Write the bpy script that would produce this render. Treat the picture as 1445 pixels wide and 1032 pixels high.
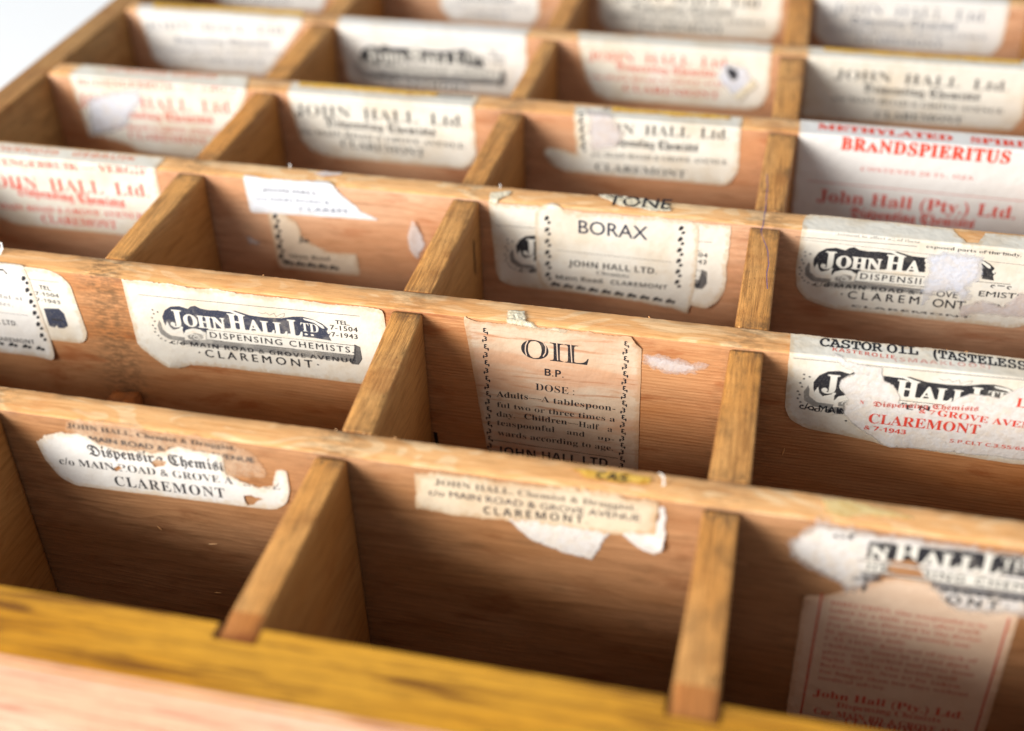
import bpy, bmesh, math, random
from mathutils import Vector, Matrix, noise
from mathutils.geometry import delaunay_2d_cdt, intersect_point_tri_2d

for o in list(bpy.data.objects): bpy.data.objects.remove(o)
scene = bpy.context.scene
MM = 0.001
# ------------------------------------------------------------------ camera
cam_data = bpy.data.cameras.new('camera')
cam = bpy.data.objects.new('camera', cam_data)
scene.collection.objects.link(cam)
scene.camera = cam
cam.location = (0, 0, 175*MM)
cam.rotation_euler = (0.929837, 0.026348, 0.229712)
cam_data.sensor_width = 36
cam_data.lens = 46.144
cam_data.clip_start = 0.01
cam_data.clip_end = 50
cam_data.dof.use_dof = True
view = cam.rotation_euler.to_matrix() @ Vector((0, 0, -1))
cam_data.dof.focus_distance = (Vector((-60, 246, -6))*MM - cam.location).dot(view)
cam_data.dof.aperture_fstop = 6.9
cam_data.dof.aperture_blades = 0
# ------------------------------------------------------------------ light
world = bpy.data.worlds.new('World')
scene.world = world
world.use_nodes = True
bg = world.node_tree.nodes['Background']
bg.inputs[0].default_value = (0.90, 0.95, 1.0, 1)
bg.inputs[1].default_value = 0.51
lamp_data = bpy.data.lights.new('window_light', 'AREA')
lamp_data.shape = 'RECTANGLE'
lamp_data.size = 0.85
lamp_data.size_y = 0.6
lamp_data.energy = 48
lamp_data.color = (1.0, 0.965, 0.91)
lamp = bpy.data.objects.new('window_light', lamp_data)
scene.collection.objects.link(lamp)
ldir = Vector((0.85, 1.25, -0.55)).normalized()
lamp.location = Vector((-60, 270, 0))*MM - ldir*1.6
lamp.rotation_euler = ldir.to_track_quat('-Z', 'Y').to_euler()
scene.view_settings.view_transform = 'Standard'
scene.view_settings.look = 'None'
scene.view_settings.exposure = 0.08
scene.view_settings.gamma = 1.0
scene.cycles.use_denoising = True
scene.cycles.max_bounces = 8
scene.cycles.transparent_max_bounces = 24

# ------------------------------------------------------------------ materials
class NT:
    def __init__(s, name):
        s.m = bpy.data.materials.new(name); s.m.use_nodes = True
        s.t = s.m.node_tree; s.t.nodes.clear()
        s.out = s.n('ShaderNodeOutputMaterial')
    def n(s, typ, **kw):
        nd = s.t.nodes.new(typ)
        for k, v in kw.items():
            if k.startswith('i_'):
                nd.inputs[int(k[2:]) if k[2:].isdigit() else k[2:].replace('_', ' ')].default_value = v
            else: setattr(nd, k, v)
        return nd
    def l(s, a, b): s.t.links.new(a, b)
    def math(s, op, a, b=None, c=None, clamp=False):
        nd = s.n('ShaderNodeMath', operation=op, use_clamp=clamp)
        for i, v in enumerate((a, b, c)):
            if v is None: continue
            if isinstance(v, (int, float)): nd.inputs[i].default_value = v
            else: s.l(v, nd.inputs[i])
        return nd.outputs[0]
    def mix(s, f, a, b, mode='MIX'):
        nd = s.n('ShaderNodeMix', data_type='RGBA', blend_type=mode)
        for i, v in ((0, f), (6, a), (7, b)):
            if isinstance(v, (int, float)): nd.inputs[i].default_value = v
            elif isinstance(v, tuple): nd.inputs[i].default_value = v if len(v) == 4 else v+(1,)
            else: s.l(v, nd.inputs[i])
        return nd.outputs[2]
    def ramp(s, v, a, b, lo=0.0, hi=1.0):
        nd = s.n('ShaderNodeMapRange', interpolation_type='SMOOTHSTEP', clamp=True)
        s.l(v, nd.inputs[0])
        nd.inputs[1].default_value = a; nd.inputs[2].default_value = b
        nd.inputs[3].default_value = lo; nd.inputs[4].default_value = hi
        return nd.outputs[0]
    def coords(s, scale=(1, 1, 1), rnd=True):
        tc = s.n('ShaderNodeTexCoord')
        v = s.n('ShaderNodeVectorMath', operation='SCALE'); s.l(tc.outputs['Object'], v.inputs[0]); v.inputs[3].default_value = 1000
        o = v.outputs[0]
        if rnd:
            oi = s.n('ShaderNodeObjectInfo')
            r = s.n('ShaderNodeVectorMath', operation='SCALE'); r.inputs[0].default_value = (210, 37, 53); s.l(oi.outputs['Random'], r.inputs[3])
            a = s.n('ShaderNodeVectorMath', operation='ADD'); s.l(o, a.inputs[0]); s.l(r.outputs[0], a.inputs[1]); o = a.outputs[0]
        return o
    def stretch(s, v, sc):
        m = s.n('ShaderNodeVectorMath', operation='MULTIPLY'); s.l(v, m.inputs[0]); m.inputs[1].default_value = sc
        return m.outputs[0]
    def noise(s, v, scale, detail=3, rough=.55, dist=0.0):
        nd = s.n('ShaderNodeTexNoise'); s.l(v, nd.inputs['Vector'])
        nd.inputs['Scale'].default_value = scale; nd.inputs['Detail'].default_value = detail
        nd.inputs['Roughness'].default_value = rough; nd.inputs['Distortion'].default_value = dist
        return nd.outputs[0]
    def bump(s, h, strength, dist=0.0002, prev=None):
        b = s.n('ShaderNodeBump'); s.l(h, b.inputs['Height']); b.inputs['Strength'].default_value = strength
        b.inputs['Distance'].default_value = dist
        if prev: s.l(prev, b.inputs['Normal'])
        return b.outputs[0]
    def bsdf(s, col, rough=.6, normal=None, spec=.3):
        b = s.n('ShaderNodeBsdfPrincipled')
        if isinstance(col, tuple): b.inputs['Base Color'].default_value = col+(1,)
        else: s.l(col, b.inputs['Base Color'])
        if isinstance(rough, float): b.inputs['Roughness'].default_value = rough
        else: s.l(rough, b.inputs['Roughness'])
        b.inputs['Specular IOR Level'].default_value = spec
        if normal: s.l(normal, b.inputs['Normal'])
        return b.outputs[0]
    def done(s, sh): s.l(sh, s.out.inputs[0]); return s.m

def wood(name, axis, base, alt, dark, ring=1.5, warpk=9.0, patch=0.0, streak=0.35, ringamt=.45, stain=.3, rough=.6, ringdir=(0, .35, 1), dirt=0.0, bumpk=.35, speck=.5):
    """grain runs along axis (0 = x, 1 = y); lengths in millimetres"""
    def rich(c):
        l = .3*c[0]+.55*c[1]+.15*c[2]
        return tuple(max(.004, l+(v-l)*1.11) for v in c)
    base, alt, dark = rich(base), rich(alt), rich(dark)
    t = NT(name); co = t.coords()
    def st(along, across):
        return t.stretch(co, (along, across, across) if axis == 0 else (across, along, across))
    big = t.noise(st(.012, .05), 1, 3)
    warp = t.noise(st(.018, .12), 1, 2)
    d = t.n('ShaderNodeVectorMath', operation='DOT_PRODUCT'); t.l(co, d.inputs[0]); d.inputs[1].default_value = ringdir
    fld = t.math('ADD', t.math('DIVIDE', d.outputs['Value'], ring), t.math('MULTIPLY', warp, warpk))
    fr = t.math('FRACT', fld)
    band = t.math('POWER', fr, 2.6)                                     # early wood rising into a sharp dark late-wood line
    band = t.math('MULTIPLY', band, t.ramp(t.noise(st(.01, .2), 1, 2), .35, .65, .35, 1.0))
    fine = t.noise(st(.16, 5.0), 1, 4, .65)
    col = t.mix(t.ramp(big, .35, .68), base, alt)
    if patch:
        pn = t.noise(st(.05, .12), 1, 2, .5, 1.5)
        pn = t.ramp(t.math('PINGPONG', t.math('MULTIPLY', pn, 3.0), .5), .12, .3)
        col = t.mix(t.math('MULTIPLY', pn, patch), col, tuple(c*k for c, k in zip(alt, (.93, .80, .62))))
    col = t.mix(t.math('MULTIPLY', band, ringamt), col, dark)
    col = t.mix(t.ramp(fine, .42, .72, 0, .38), col, dark)
    col = t.mix(t.ramp(fine, .28, .45, .22, 0), col, (min(1, base[0]*1.35), min(1, base[1]*1.4), min(1, base[2]*1.45)))
    if speck:
        sp = t.noise(st(.5, 3.2), 1, 2)
        col = t.mix(t.ramp(sp, .66, .76, 0, speck), col, tuple(c*.35 for c in dark))
    if streak:
        sk = t.noise(st(.035, .75), 1, 3, .6)
        col = t.mix(t.ramp(sk, .53, .66, 0, streak), col, dark)
        sk2 = t.noise(st(.06, 1.6), 1, 3, .6)
        col = t.mix(t.ramp(sk2, .56, .68, 0, streak*.8), col, tuple(c*.8 for c in dark))
    oi = t.n('ShaderNodeObjectInfo')
    var = t.math('FRACT', t.math('MULTIPLY', oi.outputs['Random'], 7.31))
    col = t.mix(t.math('MULTIPLY', var, .4), col, t.mix(1.0, col, (.90, .76, .62), 'MULTIPLY'))
    if stain:
        sn = t.noise(t.stretch(co, (.05, .09, .16)), 1, 5, .6, .4)
        col = t.mix(t.ramp(sn, .52, .72, 0, stain), col, (dark[0]*1.2, dark[1]*.85, dark[2]*.6))
    if dirt:
        dn = t.noise(st(.10, .38), 1, 6, .65)
        col = t.mix(t.ramp(dn, .5, .68, 0, dirt), col, (.11, .06, .025))
        dn2 = t.noise(st(.5, 2.4), 1, 4, .7)
        col = t.mix(t.ramp(dn2, .6, .72, 0, dirt), col, (.07, .038, .015))
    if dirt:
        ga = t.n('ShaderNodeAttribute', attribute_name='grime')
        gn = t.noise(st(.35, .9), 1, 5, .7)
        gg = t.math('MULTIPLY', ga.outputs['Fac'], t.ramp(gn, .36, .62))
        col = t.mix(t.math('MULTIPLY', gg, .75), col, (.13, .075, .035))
    nrm = t.bump(t.math('ADD', t.math('MULTIPLY', fine, 1.0), t.math('MULTIPLY', band, .5)), bumpk, .00025)
    return t.done(t.bsdf(col, rough, nrm, .3))

M = {}
M['face1'] = wood('pine_face_brown', 0, (.47, .265, .145), (.38, .19, .088), (.13, .05, .018), ring=1.6, warpk=7, ringamt=.38, stain=.5, ringdir=(0, .3, 1), speck=.2, bumpk=.3, streak=.2, dirt=.25)  # browner board, base also darkened to deepen the shadow in the front row
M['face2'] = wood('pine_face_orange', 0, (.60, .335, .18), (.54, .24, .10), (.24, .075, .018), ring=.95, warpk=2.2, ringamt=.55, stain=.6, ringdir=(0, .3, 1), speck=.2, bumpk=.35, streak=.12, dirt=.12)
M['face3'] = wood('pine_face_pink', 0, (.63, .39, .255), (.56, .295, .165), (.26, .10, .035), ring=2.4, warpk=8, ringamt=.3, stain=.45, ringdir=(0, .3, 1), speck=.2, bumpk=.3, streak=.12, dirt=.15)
M['face'] = M['face1']
M['top'] = wood('pine_top', 0, (.95, .69, .42), (.93, .59, .32), (.46, .20, .06), ring=2.6, warpk=5, patch=.75, ringamt=.42, stain=.3, ringdir=(.03, 1, .2), dirt=.14, speck=.35)  # pale top wood, colour lightened further in place of light from above
M['cface'] = wood('divider_face', 1, (.52, .275, .11), (.45, .21, .07), (.2, .075, .02), ring=2.2, warpk=4, ringamt=.28, stain=.3, ringdir=(.3, .2, 1), speck=.3)
M['ctop'] = wood('divider_top', 1, (.76, .43, .18), (.74, .355, .115), (.20, .085, .028), ring=1.3, warpk=3, ringamt=.65, stain=.45, ringdir=(1, .05, .2), dirt=.4, streak=.5, speck=.85, bumpk=.8)
M['cend'] = wood('divider_end', 1, (.50, .22, .08), (.56, .22, .065), (.16, .05, .016), ring=1.1, warpk=3, ringamt=.35, stain=.8, ringdir=(1, .05, .2), speck=.5)
M['rail'] = wood('varnished_rail_top', 0, (.72, .39, .075), (.60, .28, .04), (.13, .045, .010), ring=3.0, warpk=1.5, ringamt=.6, stain=.0, rough=.42, ringdir=(0, 1, .3), speck=.95, streak=.85)
M['front'] = wood('bare_front', 0, (.56, .375, .28), (.50, .31, .215), (.25, .11, .07), ring=5, warpk=3, ringamt=.35, stain=.2, ringdir=(0, .3, 1), speck=.8, dirt=.1, streak=.75)
M['side'] = wood('side_rail_wood', 1, (.50, .30, .13), (.44, .23, .09), (.17, .08, .03), ring=2.2, warpk=3, ringamt=.5, stain=.5, ringdir=(1, .05, .5), dirt=.35)
M['stub'] = wood('stub_wood', 1, (.42, .15, .05), (.36, .11, .03), (.12, .04, .015), ring=1.4, warpk=3, ringamt=.4, stain=.5)
M['floor'] = wood('bottom_board', 0, (.26, .14, .065), (.22, .11, .045), (.10, .05, .02), ring=4, ringamt=.4)

def paper(name, base, stain, st_amt=.45, rough=.62, spec=.3, streak=None, alpha=None):
    t = NT(name); co = t.coords(rnd=False)
    a = t.noise(co, .07, 5, .6)
    col = t.mix(t.ramp(a, .42, .72, 0, st_amt), base, stain)
    b = t.noise(co, .45, 4, .65)
    col = t.mix(t.ramp(b, .55, .75, 0, st_amt*.6), col, stain)
    if streak:
        s1 = t.noise(t.stretch(co, (.045, .5, .5)), 1, 5, .6, .6)
        s2 = t.noise(t.stretch(co, (.03, .13, .13)), 1, 4, .6, .3)
        col = t.mix(t.ramp(s2, .46, .64, 0, .7), col, (.60, .31, .17))
        col = t.mix(t.ramp(s1, .52, .68, 0, .8), col, streak)
    at = t.n('ShaderNodeAttribute', attribute_name='edge')
    ev = t.math('ADD', at.outputs['Fac'], t.math('MULTIPLY', t.math('SUBTRACT', t.noise(co, .6, 4, .65), .5), 1.6))
    col = t.mix(t.ramp(ev, .15, .75, .6, 0), col, tuple(c*k for c, k in zip(stain, (.95, .85, .72))))
    f = t.noise(co, 2.6, 3, .6)
    col = t.mix(t.ramp(f, .62, .8, 0, .15), col, (.3, .24, .17))
    lowf = t.noise(co, .35, 3, .5)
    nrm = t.bump(lowf, .5, .0006)
    nrm = t.bump(f, .18, .0001, nrm)
    sh = t.bsdf(col, rough, nrm, spec)
    if alpha:
        tr = t.n('ShaderNodeBsdfTransparent'); mx = t.n('ShaderNodeMixShader')
        t.l(t.ramp(b, .3, .7, alpha*.45, alpha), mx.inputs[0]); t.l(tr.outputs[0], mx.inputs[1]); t.l(sh, mx.inputs[2]); sh = mx.outputs[0]
    return t.done(sh)
M['cream'] = paper('cream_paper', (.73, .69, .61), (.60, .48, .33), .6)
M['white'] = paper('white_paper', (.73, .705, .67), (.63, .54, .42), .45)
M['bluewhite'] = paper('bluish_paper', (.70, .72, .77), (.64, .66, .71), .4)
M['aged'] = paper('aged_paper', (.68, .56, .41), (.50, .34, .20), .6)
M['tan'] = paper('tan_paper', (.68, .55, .41), (.56, .40, .27), .5)
M['ghost'] = paper('thin_stuck_paper', (.74, .55, .38), (.62, .38, .22), .5, alpha=.6)
M['brown'] = paper('brownish_paper', (.80, .60, .44), (.68, .46, .31), .6)
M['peach'] = paper('stained_paper', (.67, .52, .38), (.55, .35, .21), .7, streak=(.45, .19, .09))
M['glossy'] = paper('smooth_paper', (.75, .725, .70), (.68, .64, .59), .3, rough=.33, spec=.5)

def torn(name, base, alt, thr=.28, op=1.0, bumpk=.9):
    t = NT(name); co = t.coords(rnd=False)
    at = t.n('ShaderNodeAttribute', attribute_name='edge')
    f = t.noise(co, 1.6, 5, .7); g = t.noise(co, .5, 4, .6)
    col = t.mix(t.ramp(g, .45, .66), base, alt)
    col = t.mix(t.ramp(f, .5, .75, 0, .35), col, tuple(c*.8 for c in alt))
    col = t.mix(t.ramp(t.noise(co, .28, 3, .6, 1.0), .44, .62, 0, .5), col, tuple(c*k for c, k in zip(base, (1.0, .9, .76))))
    nrm = t.bump(f, bumpk*.6, .0002)
    nrm = t.bump(g, bumpk*.5, .0004, nrm)
    e = t.math('ADD', at.outputs['Fac'], t.math('MULTIPLY', t.math('SUBTRACT', f, .5), .7))
    e = t.math('ADD', e, t.math('MULTIPLY', t.math('SUBTRACT', g, .5), 1.3))
    al = t.math('ADD', t.ramp(e, .12, .34, 0, op*.42), t.ramp(e, .42, .85, 0, op*.58))
    tr = t.n('ShaderNodeBsdfTransparent'); mx = t.n('ShaderNodeMixShader')
    t.l(al, mx.inputs[0]); t.l(tr.outputs[0], mx.inputs[1]); t.l(t.bsdf(col, .85, nrm, .15), mx.inputs[2])
    return t.done(mx.outputs[0])
M['torn'] = torn('torn_white_fibre', (.70, .665, .635), (.63, .575, .53))
M['torncream'] = torn('torn_cream_fibre', (.72, .66, .52), (.64, .55, .39))
M['fibre'] = torn('thin_white_fibre', (.69, .63, .62), (.62, .53, .50), op=.8)
M['fibreblue'] = torn('bluish_fibre', (.67, .68, .74), (.58, .60, .68), op=.93)
M['gold'] = torn('gold_stained_paper', (.80, .50, .10), (.55, .27, .03), op=.98)
M['gold2'] = torn('yellow_flakes', (.86, .70, .34), (.72, .50, .18), op=.75)

def ink(name, col, op=.95, wear=.35):
    t = NT(name); co = t.coords(rnd=False)
    f = t.noise(co, 2.2, 4, .7)
    g = t.noise(co, .22, 3, .6)
    al = t.math('MULTIPLY', t.ramp(f, .30, .46, 1-wear, 1), t.ramp(g, .30, .52, 1-wear*.7, 1))
    al = t.math('MULTIPLY', al, op)
    tr = t.n('ShaderNodeBsdfTransparent'); mx = t.n('ShaderNodeMixShader')
    t.l(al, mx.inputs[0]); t.l(tr.outputs[0], mx.inputs[1]); t.l(t.bsdf(col, .6, None, .2), mx.inputs[2])
    return t.done(mx.outputs[0])
INK = {'black': ink('black_ink', (.022, .022, .028), .9), 'inkblue': ink('blue_black_ink', (.035, .042, .075), .86, .45), 'greyink': ink('grey_ink', (.06, .06, .07), .7, .45),
       'inkpale': ink('faded_ink', (.13, .16, .23), .55, .5), 'shade': ink('hatched_ink', (.10, .10, .11), .5, .5), 'red': ink('red_ink', (.68, .055, .03), .95, .3), 'redbr': ink('bright_red_ink', (.74, .06, .025), .97, .15),
       'redpale': ink('faded_red_ink', (.70, .10, .06), .75, .35), 'redfaint': ink('very_faded_red_ink', (.72, .12, .08), .38, .6), 'peachink': ink('reserved_peach_paper', (.64, .47, .35), 1.0, .1), 'redor': ink('orange_red_ink', (.80, .20, .06), .75, .4), 'paper': ink('reserved_paper', (.72, .69, .62), 1.0, .12),
       'grey': ink('grey_rule_ink', (.06, .06, .08), .75, .4)}
def plain(name, col, rough=.6):
    t = NT(name); co = t.coords(rnd=False); f = t.noise(co, .02, 3)
    return t.done(t.bsdf(t.mix(f, col, tuple(c*.97 for c in col)), rough))
M['table'] = plain('white_table', (.95, .97, .99))
M['gap'] = plain('dark_gap', (.012, .008, .006))
M['pen'] = ink('blue_pen', (.05, .06, .30), .7, .6)

# ------------------------------------------------------------------ objects
def link(name, me, parent=None, mats=(), loc=None):
    o = bpy.data.objects.new(name, me); scene.collection.objects.link(o)
    if parent: o.parent = parent
    if loc: o.location = loc
    for m in mats: me.materials.append(m)
    return o
def mesh(verts, faces, idx=None, smooth=False):
    me = bpy.data.meshes.new('mesh')
    me.from_pydata([tuple(c*MM for c in v) for v in verts], [], faces)
    if idx: me.polygons.foreach_set('material_index', idx)
    if smooth: me.polygons.foreach_set('use_smooth', [True]*len(faces))
    me.update(); return me

table = link('tabletop', mesh([(-4000, -4000, -66), (4000, -4000, -66), (4000, 4000, -66), (-4000, 4000, -66)], [(0, 1, 2, 3)]), mats=[M['table']])
table['kind'] = 'structure'

box = bpy.data.objects.new('compartment_box', None); scene.collection.objects.link(box)
box.location = (0, 0, -66*MM)
box['label'] = 'shallow wooden box divided into open compartments, old pharmacy paper labels glued inside'
box['category'] = 'wooden box'
bpy.context.view_layer.update()
UP = (0, 0, 66*MM)

XL, XR = -242.1, 149.0
PITCH = 54.35
DY = {1: (190.3, 198.3), 2: (243.9, 252.1), 3: (298.4, 306.6), 4: (352.6, 361.6), 5: (407.8, 415.8), 6: (461.9, 469.9)}
FLOOR = -58.0
RAD = .45
def prof(x0, x1, yf, yb, step=1.0, seed=0.0, amp=.13, zt=0.0, axis=0, bottom=FLOOR):
    """a board with a soft, saw-rough top edge; runs along x (axis 0) or y (axis 1)"""
    n = max(2, int((x1-x0)/step)); V = []; F = []; MI = []
    h = RAD*.3
    pr = [(yf, bottom, 0), (yf, -14, 0), (yf, -4, 0), (yf, -RAD, .4), (yf+h, -h, 1), (yf+RAD, 0, .6)]
    k = 3
    for i in range(1, k): pr.append((yf+RAD+(yb-yf-2*RAD)*i/k, 0, .5))
    pr += [(yb-RAD, 0, .6), (yb-h, -h, 1), (yb, -RAD, .4), (yb, -4, 0), (yb, -14, 0), (yb, bottom, 0)]
    m = len(pr)
    for i in range(n+1):
        x = x0+(x1-x0)*i/n
        for j, (y, z, a) in enumerate(pr):
            w = abs(noise.noise(Vector((x*.9+seed, j*3.1, seed))))*1.2+abs(noise.noise(Vector((x*.16+seed, j*2.3, seed+7))))*1.4
            inw = a*amp*w
            yy = y + (inw if y < (yf+yb)/2 else -inw)*(1 if abs(z) > 1e-6 else 0)
            zz = z - inw*.8 + (zt if z > bottom+1 else 0)
            V.append((x, yy, zz) if axis == 0 else (yy, x, zz))
    for i in range(n):
        for j in range(m-1):
            a = i*m+j; F.append((a, a+1, a+m+1, a+m) if axis == 1 else (a, a+m, a+m+1, a+1))
            MI.append(1 if 4 <= j <= m-6 else 0)
    F.append(tuple(range(m)) if axis == 0 else tuple(range(m))[::-1]); MI.append(0)
    F.append(tuple(n*m+j for j in range(m))[::-1] if axis == 0 else tuple(n*m+j for j in range(m))); MI.append(0)
    return V, F, MI
for k, (a, b) in DY.items():
    V, F, MI = prof(XL, XR, a, b, .8, k*17.3)
    o = link('long_divider', mesh(V, F, MI, True), box, [M['face%d' % min(k, 3)], M['top']], UP)
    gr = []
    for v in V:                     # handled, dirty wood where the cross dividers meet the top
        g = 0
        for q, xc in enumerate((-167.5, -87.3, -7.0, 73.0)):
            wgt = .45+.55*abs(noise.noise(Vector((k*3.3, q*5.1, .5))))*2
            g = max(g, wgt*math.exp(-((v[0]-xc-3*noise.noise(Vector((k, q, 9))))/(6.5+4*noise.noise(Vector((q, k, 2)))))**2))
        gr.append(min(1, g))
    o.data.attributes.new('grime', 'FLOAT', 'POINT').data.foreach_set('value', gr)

def slab(name, x0, x1, y0, y1, z0, z1, mats, idx=None, bev=0.5, label=None):
    bm = bmesh.new(); bmesh.ops.create_cube(bm, size=1)
    for v in bm.verts: v.co = Vector(((x0+x1)/2+v.co.x*(x1-x0), (y0+y1)/2+v.co.y*(y1-y0), (z0+z1)/2+v.co.z*(z1-z0)))*MM
    if bev: bmesh.ops.bevel(bm, geom=bm.edges[:], offset=bev*MM, segments=2, affect='EDGES')
    me = bpy.data.meshes.new('mesh'); bm.to_mesh(me); bm.free()
    o = link(name, me, box, mats, UP)
    if idx:
        for p in me.polygons: p.material_index = idx(p.normal)
    if label: o['label'] = label
    return o
slab('bottom_board', XL+.05, XR-.05, 143.4, 515.9, -64, FLOOR, [M['floor']], bev=0)
slab('side_rail', -252.1, -242.1, 127.2, 526, -65.9, 0, [M['side']], bev=.7)
slab('side_rail', XR, XR+10, 127.2, 526, -65.9, 0, [M['side']], bev=.7)
slab('back_rail', XL+.05, XR-.05, 516.2, 526, -65.8, -.1, [M['side']], bev=.6)

# front rail with housings cut for the cross dividers
YF0, YF1 = 127.1, 143.3
NOTCH = [(-173.0, -163.2), (-91.7, -83.4), (-11.8, -2.4), (68.4, 77.8)]
out = [(XL+.05, YF0), (XR-.05, YF0), (XR-.05, YF1)]
for a, b in reversed(NOTCH): out += [(b, YF1), (b, YF1-4.2), (a, YF1-4.2), (a, YF1)]
out.append((XL+.05, YF1))
bm = bmesh.new()
vs = [bm.verts.new((x*MM, y*MM, 0)) for x, y in out]
f = bm.faces.new(vs)
r = bmesh.ops.extrude_face_region(bm, geom=[f])
for v in r['geom']:
    if isinstance(v, bmesh.types.BMVert): v.co.z = -65.8*MM
bmesh.ops.recalc_face_normals(bm, faces=bm.faces[:])
eds = [e for e in bm.edges if all(abs(v.co.y-YF0*MM) < 1e-6 and v.co.z > -1e-6 for v in e.verts)]
bmesh.ops.bevel(bm, geom=eds, offset=.9*MM, segments=3, affect='EDGES')
eds = [e for e in bm.edges if all(abs(v.co.y-YF1*MM) < 1e-6 and v.co.z > -1e-6 for v in e.verts)]
bmesh.ops.bevel(bm, geom=eds, offset=.5*MM, segments=2, affect='EDGES')
me = bpy.data.meshes.new('mesh'); bm.to_mesh(me); bm.free()
fr = link('front_rail', me, box, [M['rail'], M['front'], M['face1']], UP)
for p in me.polygons: p.material_index = 0 if p.normal.z > .75 else (1 if p.normal.y < -.2 else 2)
fr['label'] = 'thick front rail with yellow varnished top and bare pinkish front'

# cross dividers, one board per compartment row; ends measured one by one
def cross(xl0, xr0, y0, xl1, xr1, y1, seed, zt=-.3, first=False, ztop=None, label=None):
    V, F, MI = prof(y0, y1, 0, 1, .8, seed, .0, 0, 1)
    # rebuild across width: profile runs 0..1 in x, remapped between the two measured edges
    n = max(2, int((y1-y0)/.8)); V = []; F = []; MI = []
    zt = ztop if ztop is not None else zt
    pr = [(0, 0, None), (0, 0, -14.), (0, 0, -4.), (0, 0, -RAD), (0, RAD*.3, -RAD*.3), (0, RAD, 0.), (.33, 0, 0.), (.66, 0, 0.), (1, -RAD, 0.), (1, -RAD*.3, -RAD*.3), (1, 0, -RAD), (1, 0, -4.), (1, 0, -14.), (1, 0, None)]
    am = [0, 0, 0, .4, 1, .7, .6, .6, .7, 1, .4, 0, 0, 0]
    m = len(pr)
    for i in range(n+1):
        t = i/n; y = y0+(y1-y0)*t; xl = xl0+(xl1-xl0)*t; xr = xr0+(xr1-xr0)*t
        for j, (u, off, z) in enumerate(pr):
            w = am[j]*.17*(abs(noise.noise(Vector((y*1.1+seed, j*3.1, seed))))*1.3+abs(noise.noise(Vector((y*.2+seed, j*2.3, seed+7))))*1.6)
            sgn = 1 if u == 0 else (-1 if u == 1 else 0)
            x = xl+(xr-xl)*u+off+sgn*w*(1 if off else 0)
            if z is None: zz = FLOOR
            elif ztop is not None:
                zz = max(FLOOR+.5, zt+max(z, -3)-w*3-(2.5*abs(noise.noise(Vector((y*.5, j*.8, 3)))) if z > -1 else 0))
            else: zz = z+zt-w
            V.append((x, y, zz))
    for i in range(n):
        for j in range(m-1):
            a = i*m+j; F.append((a, a+1, a+m+1, a+m)); MI.append((2 if (first and i < 9) else 1) if 4 <= j <= m-6 else 0)
    F.append(tuple(range(m))[::-1]); MI.append(2)
    F.append(tuple(n*m+j for j in range(m))); MI.append(2)
    o = link('cross_divider', mesh(V, F, MI, True), box, [M['cface'], M['ctop'], M['cend']] if ztop is None else [M['stub']]*3, UP)
    if label: o['label'] = label
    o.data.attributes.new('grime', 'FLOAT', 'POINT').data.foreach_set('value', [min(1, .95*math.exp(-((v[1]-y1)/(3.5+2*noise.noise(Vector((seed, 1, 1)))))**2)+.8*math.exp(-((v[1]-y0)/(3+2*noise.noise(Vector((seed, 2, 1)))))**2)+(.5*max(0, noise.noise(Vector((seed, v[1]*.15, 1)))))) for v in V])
    return o
G = .42
rows = {1: (139.3, DY[1][0]-.55)}
for k in range(2, 7): rows[k] = (DY[k-1][1]+G, DY[k][0]-G)
rows[7] = (DY[6][1]+G, 516.1)
NOM = {0: (-171.3, -163.6), 1: (-90.6, -83.9), 2: (-11.0, -3.1), 3: (69.3, 77.0)}
MEAS = {(0, 5): (-171.4, -163.7, -172.0, -163.6), (0, 4): (-170.6, -164.0, -170.3, -162.9), (0, 3): (-170.7, -164.6, -171.4, -163.3),
        (1, 5): (-90.5, -84.8, -89.6, -84.4), (1, 4): (-91.0, -84.4, -90.5, -83.4), (1, 3): (-91.1, -83.7, -90.9, -83.6), (1, 2): (-88.2, -81.3, -91.0, -83.5), (1, 1): (-91.0, -84.2, -90.7, -84.0),
        (2, 6): (-11.0, -2.7, -11.6, -3.4), (2, 5): (-10.5, -2.8, -11.2, -3.0), (2, 4): (-10.9, -3.2, -10.8, -2.6), (2, 3): (-11.0, -3.1, -11.3, -3.7), (2, 2): (-11.1, -2.7, -11.2, -3.6), (2, 1): (-11.1, -3.2, -11.1, -4.0)}
for j in range(4):
    for rw in range(1, 8):
        y0, y1 = rows[rw]
        a = MEAS.get((j, rw), NOM[j]*2)
        if j == 0 and rw == 2:
            cross(NOM[0][0], NOM[0][1], y0, NOM[0][0], NOM[0][1], y1, 5.5, ztop=-35.2, label='broken low stub of a missing divider'); continue
        cross(a[0], a[1], y0, a[2], a[3], y1, j*11.7+rw*3.3, zt=-.28-.07*((j+rw) % 3), first=(rw == 1))

# ------------------------------------------------------------------ paper and print
CURLS = {1: [(-92.5, 8, 5, .9), (-153, 5, 5, .7), (-18.5, 12, 5, 1.3), (10.5, 20, 6, .9), (-69, 10, 4, .5)],
         2: [(-153, 25.6, 7, 1.1), (-93, 1, 5, .4), (-186.5, 28, 7, 1.2), (-175.5, 21.5, 4, .5), (-32.5, 1.5, 4.5, .8), (-72.5, 2, 4, .4), (27, 22.5, 7, 1.1), (2, 18, 4, .5)],
         3: [(-21, 28, 9, 1.7), (-104, 8.5, 9, 1.4), (-79, 25, 5, .6), (-150, 10, 5, .4), (63, 21, 5, .7), (-184, 23, 5, .6)],
         4: [(-102, 20, 6, .8), (-77, 13, 6, .9), (-21, 18, 5, .7), (-231, 20, 6, .8), (-156, 18, 5, .5)],
         5: [(-17, 19, 6, .9), (-160, 20, 6, .6), (-233, 18, 5, .7)], 6: []}
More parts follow.
